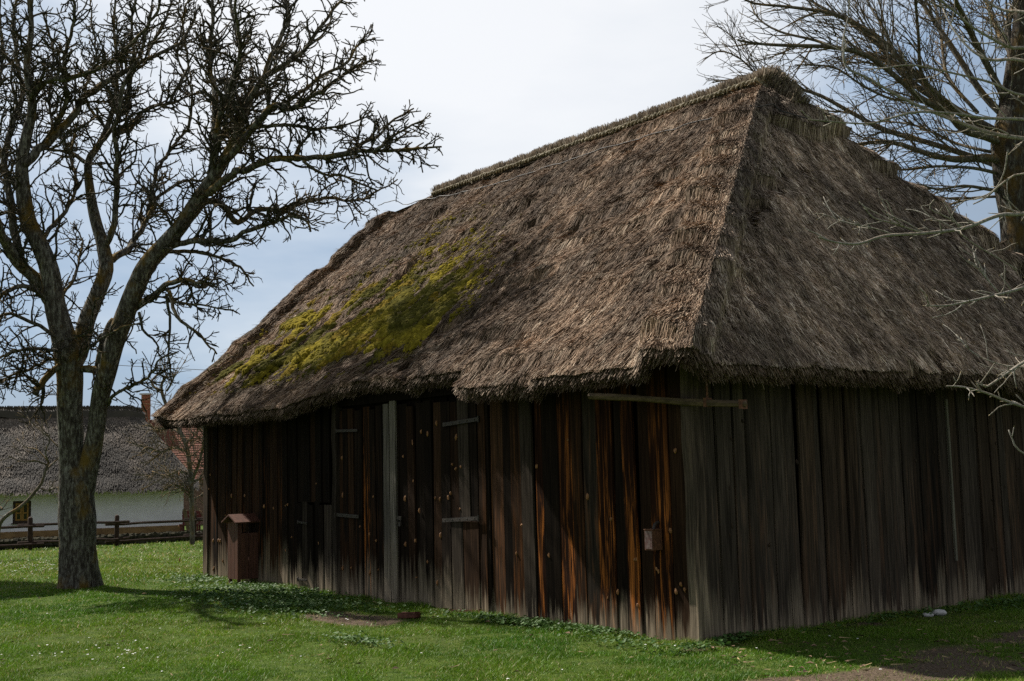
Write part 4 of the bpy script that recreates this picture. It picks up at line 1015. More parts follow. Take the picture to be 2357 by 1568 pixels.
add([(380, 575), (411, 577), (458, 577), (528, 600), (558, 621), (584, 659)], 11, 4, 1.0, -.5)
add([(300, 712), (330, 700), (352, 685), (382, 665), (426, 650), (455, 656), (480, 640)], 20, 5, -1.3, -.4)
add([(390, 670), (411, 729), (455, 768), (499, 815)], 9, 3.5, -.4, -1.1)
add([(385, 675), (390, 738), (390, 812), (395, 876)], 7, 3, .5, -1.0)
add([(320, 720), (332, 765), (358, 788), (367, 820)], 7, 3, .4, -.6)
add([(400, 690), (440, 700), (480, 712), (538, 714)], 6, 3, -.5, -1.1)
add([(426, 650), (470, 660), (500, 640), (528, 655)], 6, 3, .5, -1.2)
add([(243, 935), (250, 920), (279, 900), (338, 867), (367, 829), (411, 809)], 10, 3, -1.0, -.2)
add([(188, 850), (160, 846), (132, 844), (109, 862), (91, 888), (82, 905)], 17, 14, -.5, -.25)
add([(91, 888), (70, 870), (30, 872), (0, 880)], 5, 3, -.4, -.7)
add([(190, 850), (215, 856), (235, 870), (245, 900)], 16, 22, .0, -.32)
add([(110, 690), (80, 668), (35, 665), (0, 691), (-50, 720)], 13, 7, -1.2, -.3)
add([(140, 775), (117, 768), (73, 738), (29, 723), (0, 729), (-40, 750)], 10, 5, -1.0, -.3)
add([(150, 815), (123, 806), (59, 800), (0, 823), (-40, 840)], 9, 4, -1.6, -.3)
add([(155, 830), (110, 830), (70, 845), (30, 860), (-20, 880)], 7, 4, -1.0, -.3)
add([(165, 845), (200, 800), (240, 770), (280, 760), (330, 740)], 7, 3, -.8, -.3)
add([(150, 790), (200, 760), (215, 700), (260, 660)], 6, 3, -1.0, -.3)
add([(226, 850), (247, 768), (264, 738)], 22, 19, .0, -.25)
add([(50, 380), (113, 319), (169, 270), (210, 218), (282, 169), (338, 131), (413, 94), (450, 40)], 22, 6, 1.5, -.5)
add([(68, 230), (113, 188), (169, 176), (225, 150), (300, 100), (360, 30), (380, -40)], 14, 5, -1.2, -.6)
add([(263, 312), (300, 293), (338, 244), (394, 233), (432, 218), (470, 210)], 12, 4, 1.0, 0)
add([(488, 400), (488, 282), (477, 188), (466, 158), (473, 94), (488, 19), (490, -60)], 18, 6, .8, -.8)
add([(480, 430), (507, 263), (545, 169), (556, 94), (545, 38), (550, -50)], 15, 5, -1.5, -.9)
add([(515, 300), (528, 225), (550, 143), (528, 38), (531, -20), (540, -80)], 11, 5, 2.0, -.5)
add([(610, 177), (670, 139), (723, 94), (761, 38), (787, 0), (800, -40)], 11, 4, .6, -.8)
add([(338, 131), (380, 60), (400, -20)], 9, 5, .6, .8)
add([(113, 319), (150, 220), (150, 120), (170, 20), (160, -60)], 12, 5, -1.2, 0)
add([(11, 375), (-20, 250), (10, 130), (0, 0)], 14, 6, .8, .5)
add([(203, 376), (150, 330), (110, 250), (120, 140), (100, 30)], 11, 5, 1.8, .8)
add([(225, 338), (290, 250), (310, 160), (300, 60), (320, -40)], 10, 5, -1.2, .8)
add([(394, 233), (430, 150), (420, 60), (440, -40)], 8, 4, .8, .8)
add([(430, 300), (440, 220), (410, 130), (430, 20)], 8, 4, -.8, 2.2)
add([(244, 300), (200, 220), (220, 120), (210, 0)], 9, 4, 1.0, 1.0)
add([(90, 562), (140, 500), (170, 430), (160, 350), (180, 280)], 11, 5, 1.5, -.3)
add([(126, 700), (170, 640), (185, 580), (175, 520)], 8, 4, 1.2, -.1)
trunks = [smooth_path(P, r, .12) for P, r in trunks]
LBs = [smooth_path(P, r, .10) for P, r in LB]
wob = []
for P, r in LBs:
    jt = np.cumsum(rng.normal(size=P.shape) * .012, 0); jt -= np.linspace(0, 1, len(P))[:, None] * jt[-1]; wob.append((P + jt, r))
LBs = wob
trunk_mesh('trunk', trunks, M['bark_pear'], pear, 34, .05)
branch_o = trunk_mesh('branches', LBs, M['bark_pear'], pear, 9, .10)
src = LBs + [(P[len(P) // 3:], r[len(P) // 3:]) for P, r in trunks]
l2 = grow(src, 6.5, (.40, 1.2), (.5, 1.25), .24, .25, .020, .009, .62, .08, rng, .12, rref=.045)
hi = [(P, r) for P, r in LBs + [(P[len(P) // 2:], r[len(P) // 2:]) for P, r in trunks] if P[:, 2].mean() > 5.6]
l2 += grow(hi, 6.0, (.4, 1.25), (.5, 1.25), .24, .25, .018, .009, .62, .08, rng, .05, rref=.035)
lowl = [(P, r) for P, r in LBs if P[:, 0].mean() < -7.0 and P[:, 2].mean() < 5.6]
l2 += grow(lowl, 5.0, (.3, 1.0), (.5, 1.25), .24, .15, .016, .008, .62, .08, rng, .1)
l3 = grow(l2 + LBs, 6.5, (.10, .40), (.5, 1.3), .30, .2, .012, .0075, .75, .06, rng, .08)
l4 = grow(l3 + l2, 7.0, (.04, .13), (.6, 1.4), .35, .15, .0075, .0045, .85, .045, rng, .15)
tubes('branchlets', l2, 5, M['bark_twig'], branch_o, .35)
tubes('twigs', l3 + l4, 4, M['bark_twig'], branch_o, .3)
buds('buds', l4, .0105, M['bud'], branch_o, rng)
PEAR_COUNT = (len(l2), len(l3), len(l4))

# --- the big linden behind the barn
rng = np.random.default_rng(23)
lind = thing('linden_tree', 'large bare grey tree with fanning branches behind the barn roof', 'tree')
LY = 22.0; LPX = F / LY
def l_limb(pts, w0, w1, dy=0.0, y0=0.0):
    n = len(pts); return np.array([onY(px, py, LY + y0 + dy * i / (n - 1)) for i, (px, py) in enumerate(pts)]), np.linspace(w0 * .82, w1, n) / 2 / LPX
base = onY(2345, 640, LY); base[2] = float(tz(base[0], base[1])) - .1
Pt = [base, base + np.array([-.02, 0, 1.2])] + [onY(px, py, LY) for px, py in ((2344, 600), (2338, 500), (2328, 420), (2322, 330), (2330, 250), (2340, 150), (2350, 50), (2352, -80), (2360, -220))]
rt_ = np.array([100, 82, 70, 72, 80, 80, 62, 46, 36, 26, 16]) / 2 / LPX
tr_ = [smooth_path(Pt, rt_, .2)]
LL_ = []
for pts, w0, w1, dy, y0 in (
    ([(2300, 372), (2275, 363), (2199, 367), (2138, 355), (2057, 329), (1985, 331), (1940, 345)], 26, 5, -2, 0),
    ([(2310, 330), (2271, 315), (2219, 299), (2178, 258), (2118, 226), (2078, 190), (1997, 129), (1916, 109), (1815, 105), (1747, 101), (1698, 93)], 26, 4, -3, 0),
    ([(2300, 320), (2240, 280), (2098, 190), (2017, 97), (1957, 52), (1876, 8), (1830, -30)], 22, 5, 2, 0),
    ([(2290, 300), (2199, 250), (2138, 202), (2057, 121), (1989, 65), (1916, 32), (1815, 16), (1735, 8), (1700, -10)], 20, 4, 0, 0),
    ([(2300, 385), (2279, 375), (2158, 335), (2037, 299), (1957, 258), (1888, 220), (1827, 202), (1771, 190), (1700, 185)], 20, 4, 1.5, 0),
    ([(2240, 290), (2118, 182), (2029, 133), (1940, 115), (1876, 93), (1795, 73), (1747, 44), (1727, 8)], 14, 3.5, 2.5, 0),
    ([(1860, 212), (1800, 190), (1747, 174), (1706, 137), (1658, 117), (1622, 137)], 7, 3, .5, 1.2),
    ([(1800, 190), (1740, 190), (1690, 183), (1640, 190)], 5, 3, -.5, 1.2),
    ([(1706, 137), (1690, 90), (1650, 60)], 4, 2.5, 0, 1.5),
    ([(2300, 440), (2275, 436), (2219, 428), (2158, 436), (2118, 424)], 12, 4, -1, 0),
    ([(2310, 452), (2239, 456), (2183, 472), (2140, 470)], 9, 4, 1, 0),
    ([(2300, 400), (2239, 387), (2158, 383), (2078, 391), (2040, 380)], 11, 4, -2, 0),
    ([(2315, 270), (2263, 218), (2199, 121), (2158, 60), (2114, -8), (2080, -80)], 22, 7, 1, 0),
    ([(2320, 240), (2247, 101), (2219, 40), (2199, 0), (2180, -60)], 20, 7, -2, 0),
    ([(2250, 260), (2182, 177), (2166, 81), (2150, 0), (2140, -60)], 12, 5, 2.5, 0),
    ([(2200, 250), (2126, 182), (2114, 81), (2106, -10), (2100, -60)], 12, 5, -2.5, 0),
    ([(2335, 180), (2320, 60), (2340, 0), (2335, -70)], 22, 9, 1, 0),
    ([(2340, 220), (2400, 150), (2440, 40), (2480, -80)], 30, 9, 1, 0),
    ([(2335, 340), (2420, 280), (2520, 220), (2620, 120)], 28, 8, -1, 0),
    ([(2335, 420), (2440, 380), (2560, 350), (2680, 320)], 22, 6, 2, 0),
    ([(2345, 150), (2300, 80), (2270, 0), (2260, -70)], 16, 7, 3, 0),
    ([(2120, 226), (2060, 230), (1990, 200), (1930, 160), (1880, 150), (1830, 150)], 8, 3, -1.5, -1),
    ([(2057, 121), (2030, 60), (2000, 10), (1980, -40)], 8, 4, 1, 0),
    ([(2280, 350), (2200, 330), (2110, 290), (2030, 280), (1990, 290)], 10, 3, 2.5, 0),
    ([(1957, 258), (1900, 255), (1860, 240), (1820, 245)], 6, 3, .5, 1.2)):
    LL_.append(smooth_path(*l_limb(pts, w0, w1, dy, y0), .25))
trunk_mesh('trunk', tr_, bark_mat('dark_old_bark', (.028, .022, .017), (.16, .16, .135), (.12, .075, .018), .8), lind, 26, .09)
bo_ = trunk_mesh('branches', LL_, M['bark_linden'], lind, 8, .06)
m2 = grow(LL_ + [(tr_[0][0][28:], tr_[0][1][28:])], 6.0, (.6, 2.2), (.35, .85), .07, .10, .014, .0062, .6, .16, rng, .12, rref=.035)
m3 = grow(m2 + LL_, 4.2, (.25, .8), (.4, .9), .10, .10, .009, .0048, .7, .13, rng, .15)
m4 = grow(m3, 4.5, (.10, .30), (.4, 1.0), .12, .1, .006, .0042, .8, .09, rng, .2)
tubes('branchlets', m2, 5, M['bark_linden'], bo_, .15)
tubes('twigs', m3 + m4, 3, M['bark_linden'], bo_)

# --- foreground tree at the right, mostly outside the frame: branches coloured pale as if sunlit, with buds, reaching in
rng = np.random.default_rng(31)
near = thing('budding_tree', 'pale budding tree at the right edge whose branches reach in front of the barn', 'tree')
NY = 9.6; NPX = F / NY
nb_ = onY(2800, 700, NY + .4); nb_[2] = 0
npt = np.array([nb_ - Z * .1, nb_ + Z * 1.2, nb_ + Z * 2.6 + np.array([-.05, 0, 0]), nb_ + Z * 4.2 + np.array([.05, .1, 0]), nb_ + Z * 6.2])
ntr = [smooth_path(npt, np.array([.17, .13, .11, .085, .04]), .15)]
trunk_mesh('trunk', ntr, M['bark_linden'], near, 20, .07)
def n_limb(pts, w0, w1, dy=0.0, root=None):
    n = len(pts); P = [onY(px, py, NY + dy * i / (n - 1)) for i, (px, py) in enumerate(pts)]; wd = list(np.linspace(w0 * 1.05, w1 * 1.1, n) / 2 / NPX)
    if root is not None: P = [nb_ + Z * root] + P; wd = [wd[0] * 1.5] + wd
    return smooth_path(P, wd, .07)
NL = [n_limb([(2480, 470), (2357, 492), (2300, 496), (2219, 525), (2126, 537), (2037, 543), (1977, 561), (1925, 558), (1884, 546)], 10, 3.5, -.6, 2.6),
      n_limb([(2126, 537), (2060, 515), (2010, 500), (1985, 470)], 4.5, 3, -.2),
      n_limb([(2060, 540), (2010, 525), (1960, 515), (1925, 505)], 3.6, 2.6, .2),
      n_limb([(2219, 525), (2180, 500), (2140, 480), (2150, 460)], 4, 2.6, -.2),
      n_limb([(2200, 528), (2240, 560), (2290, 590), (2340, 620)], 4, 2.6, .2),
      n_limb([(2560, 600), (2357, 662), (2272, 684), (2188, 702), (2131, 704)], 8, 3, -.4, 1.9),
      n_limb([(2300, 675), (2270, 640), (2250, 615), (2230, 600)], 4, 2.6, 0),
      n_limb([(2550, 820), (2440, 790), (2357, 834), (2298, 873), (2268, 891), (2258, 880)], 7, 3, -.3, 1.4),
      n_limb([(2520, 980), (2357, 937), (2268, 904), (2215, 891), (2180, 889)], 7, 3, -.5, 1.1),
      n_limb([(2450, 850), (2357, 846), (2300, 838), (2240, 812), (2200, 770)], 4, 2.5, .3, 1.3),
      n_limb([(2520, 1080), (2400, 1060), (2345, 1036), (2330, 1010), (2322, 990)], 5, 2.8, 0, .9),
      n_limb([(2500, 330), (2357, 319), (2271, 303), (2158, 262), (2078, 226), (1998, 180), (1948, 153), (1940, 100), (1952, 40)], 11, 3, .4, 3.2),
      n_limb([(2480, 290), (2357, 275), (2270, 272), (2200, 262), (2110, 258), (2040, 275), (1990, 285), (1860, 275)], 8, 3, -.8, 3.1),
      n_limb([(2480, 200), (2357, 140), (2280, 138), (2230, 110), (2190, 60), (2170, 20)], 9, 3, .5, 3.5),
      n_limb([(2480, 120), (2357, 110), (2320, 107), (2240, 64), (2200, 28), (2140, -20)], 9, 3, -.5, 3.8),
      n_limb([(2470, 60), (2357, 28), (2300, 20), (2220, -30)], 9, 4, .5, 4.0),
      n_limb([(2480, 420), (2357, 400), (2310, 420), (2270, 455), (2240, 470)], 6, 2.8, .3, 2.9),
      n_limb([(2320, 345), (2310, 400), (2285, 440), (2240, 460)], 4, 2.5, .4),
      n_limb([(2500, 230), (2357, 220), (2280, 190), (2200, 170), (2100, 150), (2020, 160)], 7, 2.8, -.3, 3.3)]
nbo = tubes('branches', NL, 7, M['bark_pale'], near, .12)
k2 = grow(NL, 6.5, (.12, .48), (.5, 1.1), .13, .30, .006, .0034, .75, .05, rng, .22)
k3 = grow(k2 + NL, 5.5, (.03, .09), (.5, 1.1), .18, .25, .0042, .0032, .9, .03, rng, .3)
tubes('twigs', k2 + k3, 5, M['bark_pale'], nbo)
buds('buds', k3 + k2, .0085, M['bud'], nbo, rng)

# --- small gnarled tree between barn and cottage
rng = np.random.default_rng(37)
sm = thing('small_orchard_tree', 'small gnarled grey orchard tree between the barn corner and the white cottage', 'tree')
SY = 34.5
def s_limb(pts, w0, w1, dy=0.0, SYY=SY):
    n = len(pts); P = np.array([onY(px, py, SYY + dy * i / (n - 1)) for i, (px, py) in enumerate(pts)]); return smooth_path(P, np.linspace(w0, w1, n) / 2 * SYY / F, .15)
pb = onY(443, 1240, SY); gz_ = float(tz(pb[0], pb[1]))
T1 = [s_limb([(443, 1262), (442, 1200), (440, 1110), (432, 1040), (418, 1000), (398, 965), (384, 935), (374, 908), (372, 885), (384, 865)], 12, 6)]
SB = [s_limb([(374, 900), (358, 893), (348, 880), (362, 862), (372, 850)], 6, 3, .5), s_limb([(384, 900), (396, 880), (402, 862)], 5, 3, -.5), s_limb([(440, 1110), (460, 1060), (470, 1000), (462, 965)], 8, 3, -1),
      s_limb([(432, 1040), (400, 1030), (370, 1040), (340, 1030), (325, 1040)], 7, 3, -1.5), s_limb([(438, 1090), (410, 1085), (380, 1095), (350, 1085)], 7, 3, 1), s_limb([(418, 1000), (390, 985), (360, 990), (345, 975)], 6, 3, 1),
      s_limb([(441, 1130), (420, 1125), (405, 1115), (385, 1120)], 6, 2.5, -1), s_limb([(440, 1110), (465, 1100), (480, 1080)], 6, 3, 1), s_limb([(425, 1020), (450, 1000), (458, 975)], 5, 3, .5), s_limb([(441, 1150), (462, 1140), (480, 1120)], 4, 2, 1)]
trunk_mesh('trunk', T1, M['bark_linden'], sm, 12, .07)
sb_o = tubes('branches', SB, 6, M['bark_linden'], sm, .2)
g2_ = grow(SB + T1, 10, (.4, 1.3), (.5, 1.2), .16, .2, .018, .009, .6, .12, rng, .2)
g3_ = grow(g2_ + SB, 6, (.2, .6), (.5, 1.2), .2, .2, .011, .007, .8, .1, rng, .1)
tubes('twigs', g2_ + g3_, 3, M['bark_linden'], sb_o)
buds('buds', g3_[::2], .018, M['bud'], sb_o, rng)

# --- sapling at the left edge
rng = np.random.default_rng(41)
sap = thing('bent_sapling', 'thin bent young tree at the left edge beside the fence and the yellow window', 'tree')
AY = 27.0
TA = [s_limb([(-12, 1290), (-6, 1240), (0, 1205), (18, 1185), (40, 1172), (66, 1150), (82, 1130), (96, 1112), (104, 1085), (112, 1065)], 11, 5, 0, AY)]
SA = [s_limb([(-2, 1205), (-20, 1180), (5, 1172), (-10, 1160)], 7, 4, .5, AY), s_limb([(96, 1125), (112, 1130), (128, 1122), (150, 1130)], 5, 3, -.5, AY), s_limb([(104, 1085), (118, 1070), (135, 1055), (150, 1030)], 5, 2.5, .5, AY), s_limb([(112, 1065), (105, 1040), (115, 1010), (95, 985)], 4, 2, -.5, AY),
      s_limb([(135, 1030), (110, 1005), (85, 985), (62, 960)], 3, 2, .4, AY), s_limb([(110, 1062), (85, 1035), (60, 1030), (40, 1010)], 3.5, 2, .6, AY), s_limb([(108, 1070), (80, 1060), (50, 1062), (20, 1050)], 3.5, 2, -.6, AY)]
trunk_mesh('trunk', TA, M['bark_linden'], sap, 9, .06)
sao = tubes('branches', SA, 5, M['bark_linden'], sap, .2)
ga = grow(SA, 7, (.25, .9), (.4, 1.0), .14, .3, .010, .006, .7, .12, rng, .15); ga2 = grow(ga, 4, (.1, .35), (.4, 1.0), .18, .2, .007, .005, .8, .08, rng, .1)
tubes('twigs', ga + ga2, 3, M['bark_linden'], sao)

# --- clipped yew just outside the left edge; its shadow falls into the picture
yew = thing('yew_bush', 'dense dark evergreen bush standing left of the pear tree', 'bush')
yc = np.array([-10.15, 19.0]); gzy = float(tz(*yc)); mb = MB()
mb.tube([np.array([*yc, gzy - .2]), np.array([*yc, gzy + 1.2]), np.array([*yc, gzy + 3.2])], [.14, .11, .04], 8); mb.build('trunk', M['bark_linden'], yew)
n = 9000; d = R.normal(size=(n, 3)); d /= np.linalg.norm(d, axis=1, keepdims=True); d *= (R.random(n) ** .33 * (.75 + .45 * fbm(d[:, 0] * 2, d[:, 1] * 2, d[:, 2] * 2, 8)))[:, None]
P = np.array([*yc, gzy + 2.5]) + d * np.array([1.35, 1.35, 2.3]); a_ = unit(np.ones(3)); A = R.normal(size=(n, 3)) * .05; B = R.normal(size=(n, 3)) * .07
link('foliage', mesh_np('foliage', np.stack([P - A, P + B, P + A, P - B], 1).reshape(-1, 3), np.arange(n)[:, None] * 4 + np.arange(4)[None]), noisy_mat('yew_green', (.012, .03, .01), (.035, .07, .02), (9, 9, 9), .7, .2), yew)

# ------------------------------------------------------------------ COTTAGE beyond the fence
cot = thing('white_cottage', 'long low whitewashed cottage with grey thatch and ochre plinth beyond the fence', 'cottage')
HY0, HY1 = 41.5, 44.0
hb0 = onY(-30, 1246, HY0); hb1 = onY(422, 1219, HY1)
hx = hb1 - hb0; hx[2] = 0; hx = unit(hx); hn = np.array([hx[1], -hx[0], 0]); hn = hn if hn[1] < 0 else -hn
gz0 = -.80
HL = np.linalg.norm((hb1 - hb0)[:2]); h0 = np.array([hb0[0], hb0[1], 0]) - hx * 4.0; HL += 4.0
ez = onY(210, 1120, (HY0 + HY1) / 2)[2]
H = lambda a, b_, z_: h0 + hx * a - hn * b_ + Z * z_
HD = 6.0
mb = MB()
aw, ah = [], []
def win_a(px, py):
    P = onplane(px, py, h0, hn); return (P - h0) @ hx, P[2]
wx0, wz1 = win_a(30, 1154); wx1, wz0 = win_a(71, 1203)
plz = onplane(210, 1217, h0, hn)[2]
# front wall with the window opening
def quadwall(a0, a1, z0_, z1_, b_=0): mb.add([H(a0, b_, z0_), H(a1, b_, z0_), H(a1, b_, z1_), H(a0, b_, z1_)], [(0, 1, 2, 3)])
for a0, a1, z0_, z1_ in ((0, wx0, gz0, ez + .3), (wx1, HL, gz0, ez + .3), (wx0, wx1, gz0, wz0), (wx0, wx1, wz1, ez + .3)): quadwall(a0, a1, z0_, z1_)
for a_, z_a, z_b in ((wx0, wz0, wz1), (wx1, wz0, wz1)): mb.add([H(a_, 0, z_a), H(a_, .18, z_a), H(a_, .18, z_b), H(a_, 0, z_b)], [(0, 1, 2, 3)])
for z_ in (wz0, wz1): mb.add([H(wx0, 0, z_), H(wx1, 0, z_), H(wx1, .18, z_), H(wx0, .18, z_)], [(0, 1, 2, 3)])
mb.add([H(HL, 0, gz0), H(HL, HD, gz0), H(HL, HD, ez + .3), H(HL, 0, ez + .3)], [(0, 1, 2, 3)])
mb.add([H(0, HD, gz0), H(HL, HD, gz0), H(HL, HD, ez + .3), H(0, HD, ez + .3)], [(0, 1, 2, 3)]); mb.add([H(0, 0, gz0), H(0, HD, gz0), H(0, HD, ez + .3), H(0, 0, ez + .3)], [(0, 1, 2, 3)])
mb.build('wall', M['plaster'], cot)
mb = MB(); mb.box(H(HL / 2 + .01, -.0, (gz0 + plz) / 2), hx, hn, Z, HL / 2 + .03, .05, (plz - gz0) / 2); mb.build('plinth', M['ochre'], cot)
wf = MB(); cA, cZ = (wx0 + wx1) / 2, (wz0 + wz1) / 2; hwx, hwz = (wx1 - wx0) / 2, (wz1 - wz0) / 2
for sx_ in (-1, 1): wf.box(H(cA + sx_ * (hwx - .04), .10, cZ), hx, hn, Z, .04, .04, hwz)
for sz_ in (-1, 1): wf.box(H(cA, .10, cZ + sz_ * (hwz - .04)), hx, hn, Z, hwx - .08, .04, .04)
wo = wf.build('window', M['dark_paint'], cot)
sf = MB()
for sx_ in (-1, 1):
    c_ = cA + sx_ * (hwx - .08) / 2; hw_ = (hwx - .08) / 2 - .004; hz_ = hwz - .08
    for q in (-1, 1): sf.box(H(c_ + q * (hw_ - .028), .09, cZ), hx, hn, Z, .028, .02, hz_); 
    for q in (-1, -.15, 1): sf.box(H(c_, .09, cZ + q * (hz_ - .026)), hx, hn, Z, hw_ - .056, .018, .024)
sf.build('sash', M['yellow'], wo)
gl = MB(); gl.box(H(cA, .12, cZ), hx, hn, Z, hwx - .08, .004, hwz - .08); gl.build('pane', M['glass'], wo)
mb = MB(); mb.box(H(cA, -.02, wz0 - .02), hx, hn, Z, hwx + .04, .06, .02); mb.build('sill', M['dark_paint'], wo)
# thatched roof
rz = onY(100, 948, HY0 + 3)[2]
OVH = .55; ra0, ra1 = -OVH, HL + OVH
def hroof(a, f):   # f 0 eave .. 1 ridge on the front slope
    return H(a, -OVH + (HD / 2 + OVH) * f, ez - .02 + (rz - ez) * f)
rdir = unit(hroof(0, 1) - hroof(0, 0)); rn = np.cross(hx, rdir); rn = rn if rn[2] > 0 else -rn; RLN = np.linalg.norm(hroof(0, 1) - hroof(0, 0))
ridge_end = onY(316, 955, HY1 + 3); re_a = (ridge_end - h0) @ hx
hipx = lambda f: ra1 - (ra1 - re_a) * f
mb = MB(); nr_, nc_ = 40, 90
fv = np.linspace(0, 1, nr_ + 1); VV = []
for f in fv:
    a_ = np.linspace(ra0, hipx(f), nc_ + 1); P = np.array([hroof(q, f) for q in a_]) + np.multiply.outer(.12 * (fbm(a_ * .9, f * 5, 0, 301, 3) - .5), rn); VV.append(P)
VV = np.array([VV[0] + (hn * -.55) + Z * .02] + [VV[0] - hn * .02 - Z * .13] + VV)
VV[0, :, 2] = ez + .12
i_ = (np.arange(nr_ + 2)[:, None] * (nc_ + 1) + np.arange(nc_)[None]).ravel(); mb.add(VV.reshape(-1, 3), np.stack([i_, i_ + 1, i_ + nc_ + 2, i_ + nc_ + 1], -1), col=(.06, .045, .035))
# back slope and hip end
B0 = H(ra0, HD + OVH, ez - .02); B1 = H(ra1, HD + OVH, ez - .02); Rg0 = hroof(ra0, 1); Rg1 = hroof(re_a, 1); E1 = hroof(ra1, 0)
mb.add([B0, B1, Rg1, Rg0], [(0, 1, 2, 3)], col=(.08, .06, .045)); mb.add([E1, B1, Rg1], None, [(0, 1, 2)], col=(.08, .06, .045)); mb.add([hroof(ra0, 0), B0, Rg0], None, [(0, 1, 2)], col=(.08, .06, .045))
cro = mb.build('roof', M['far_thatch'], cot, True)
n = 60000; f = R.random(n); a_ = ra0 + 3 + (hipx(f) - ra0 - 3) * R.random(n)
P = h0 + np.multiply.outer(a_, hx) - np.multiply.outer(-OVH + (HD / 2 + OVH) * f, hn) + np.multiply.outer(ez - .02 + (rz - ez) * f, Z) + np.multiply.outer(.12 * (fbm(a_ * .9, f * 5, 0, 301, 3) - .5), rn)
ln = R.uniform(.2, .5, n); dx_ = R.normal(size=n) * .15
B = P - np.multiply.outer(ln, rdir) + np.multiply.outer(dx_ * ln, hx) + np.multiply.outer(R.uniform(.01, .06, n), rn); wv = np.multiply.outer(R.uniform(.006, .014, n), hx)
tone = fbm(a_ * 1.2, f * 6, 0, 305, 3); pc = np.array([(.052, .039, .029), (.034, .025, .019), (.095, .078, .062), (.020, .015, .012)])[R.choice(4, n, p=[.4, .3, .15, .15])] * (.45 + 1.2 * sstep(.35, .7, tone))[:, None] * R.uniform(.7, 1.3, (n, 1))
top_band = (f > .83 + .02 * noise(a_ * 2, 0, 0, 9))[:, None]; pc = np.where(top_band, pc * 1.35 + np.array([.06, .052, .042]), pc)  # straw lighter in the band below the ridge
so_ = link('straw_coat', mesh_np('straw_coat', np.stack([P - wv, P + wv, B + wv, B - wv], 1).reshape(-1, 3), np.arange(n)[:, None] * 4 + np.arange(4)[None], None, np.repeat(pc, 4, 0)), M['far_thatch'], cro)
mb = MB(); aa = np.linspace(ra0, re_a + .25, 120); rp_ = np.array([hroof(q, 1) for q in aa]) + Z * .02; rp_[-8:, 2] -= np.linspace(0, .3, 8) ** 1.5
prof = [(-.32, -.22), (-.27, .04), (-.1, .13), (.1, .13), (.27, .04), (.32, -.22)]
RV = np.array([[p - hn * x_ + Z * (y_ + .07 * (noise(q * 3.5, x_ * 3, 0, 77) - .5)) for x_, y_ in prof] for p, q in zip(rp_, aa)]).reshape(-1, 3)
i_ = (np.arange(119)[:, None] * 6 + np.arange(5)[None]).ravel(); mb.add(RV, np.stack([i_, i_ + 1, i_ + 7, i_ + 6], -1), col=(.055, .046, .037)); mb.add(RV[-6:], None, [(0, 1, 2), (0, 2, 3), (0, 3, 4), (0, 4, 5)], col=(.055, .046, .037))
ns = 5000; q = R.random(ns) * 118; b0 = rp_[q.astype(int)] + np.multiply.outer(R.uniform(-.25, .25, ns), hn) + Z * .06; t0 = b0 + np.stack([R.normal(size=ns) * .04, R.normal(size=ns) * .04, R.uniform(.08, .20, ns)], -1); wv = np.tile(hx * .012, (ns, 1))
mb.add(np.stack([b0 - wv, b0 + wv, t0 + wv, t0 - wv], 1).reshape(-1, 3), np.arange(ns)[:, None] * 4 + np.arange(4)[None], None, col=(.06, .05, .04))
mb.build('ridge_cap', M['far_thatch'], cro)

# ------------------------------------------------------------------ red tiled house behind
th_ = thing('tiled_house', 'red tiled house with tall brick chimney behind the white cottage', 'house')
QY = 54.0
qc = onY(400, 1000, QY); gzq = -.7
T = lambda a, b_, z_: np.array([qc[0] + a, qc[1] + b_, z_])
rzq = onY(336, 962, QY + 3)[2]; ezq = onY(440, 1100, QY)[2]
mb = MB(); mb.box(T(2.5, 3.0, (gzq + ezq) / 2 + .2), (1, 0, 0), (0, 1, 0), Z, 5.5, 3.0, (ezq - gzq) / 2 + .2); mb.build('wall', noisy_mat('grey_brown_brickwork', (.10, .06, .045), (.2, .13, .1), (4, 4, 12)), th_)
mb = MB()
for k_ in range(26):   # rows of tiles as steps
    f0, f1 = k_ / 26, (k_ + 1) / 26
    mb.add([T(-3.4, -.4 + 3.4 * f0, ezq - .1 + (rzq - ezq) * f0 + .03), T(8.4, -.4 + 3.4 * f0, ezq - .1 + (rzq - ezq) * f0 + .03), T(8.4, -.4 + 3.4 * f1, ezq - .1 + (rzq - ezq) * f1), T(-3.4, -.4 + 3.4 * f1, ezq - .1 + (rzq - ezq) * f1),
            T(-3.4, -.4 + 3.4 * f0, ezq - .1 + (rzq - ezq) * f0), T(8.4, -.4 + 3.4 * f0, ezq - .1 + (rzq - ezq) * f0)], [(0, 1, 2, 3), (4, 5, 1, 0)])
mb.add([T(-3.4, 3.0, rzq - .1), T(8.4, 3.0, rzq - .1), T(8.4, 6.4, ezq), T(-3.4, 6.4, ezq)], [(0, 1, 2, 3)])
for a_ in (-3.2, 8.2): mb.add([T(a_, -.3, ezq - .1), T(a_, 6.3, ezq - .1), T(a_, 3.0, rzq - .12)], None, [(0, 1, 2)])
tr2 = mb.build('roof', M['tile'], th_)
cp_ = onY(336, 935, QY + 3); cw = 21 / 2 * (QY + 3) / F; ctop = onY(336, 909, QY + 3)[2]
me = MB(); me.box((0, 0, 0), (1, 0, 0), (0, 1, 0), Z, cw * .93, cw * .93, (ctop - rzq) / 2 + .5); ch = me.build('chimney', M['brick'], tr2); ch.location = (cp_[0], cp_[1], (ctop + rzq) / 2 - .5); ch.rotation_euler = (0, 0, .25)
me = MB(); me.box((0, 0, (ctop - rzq) / 2 + .53), (1, 0, 0), (0, 1, 0), Z, cw * 1.12, cw * 1.12, .035); link('chimney_cap', me.mesh('chimney_cap'), M['pale_stone'], th_).location = ch.location

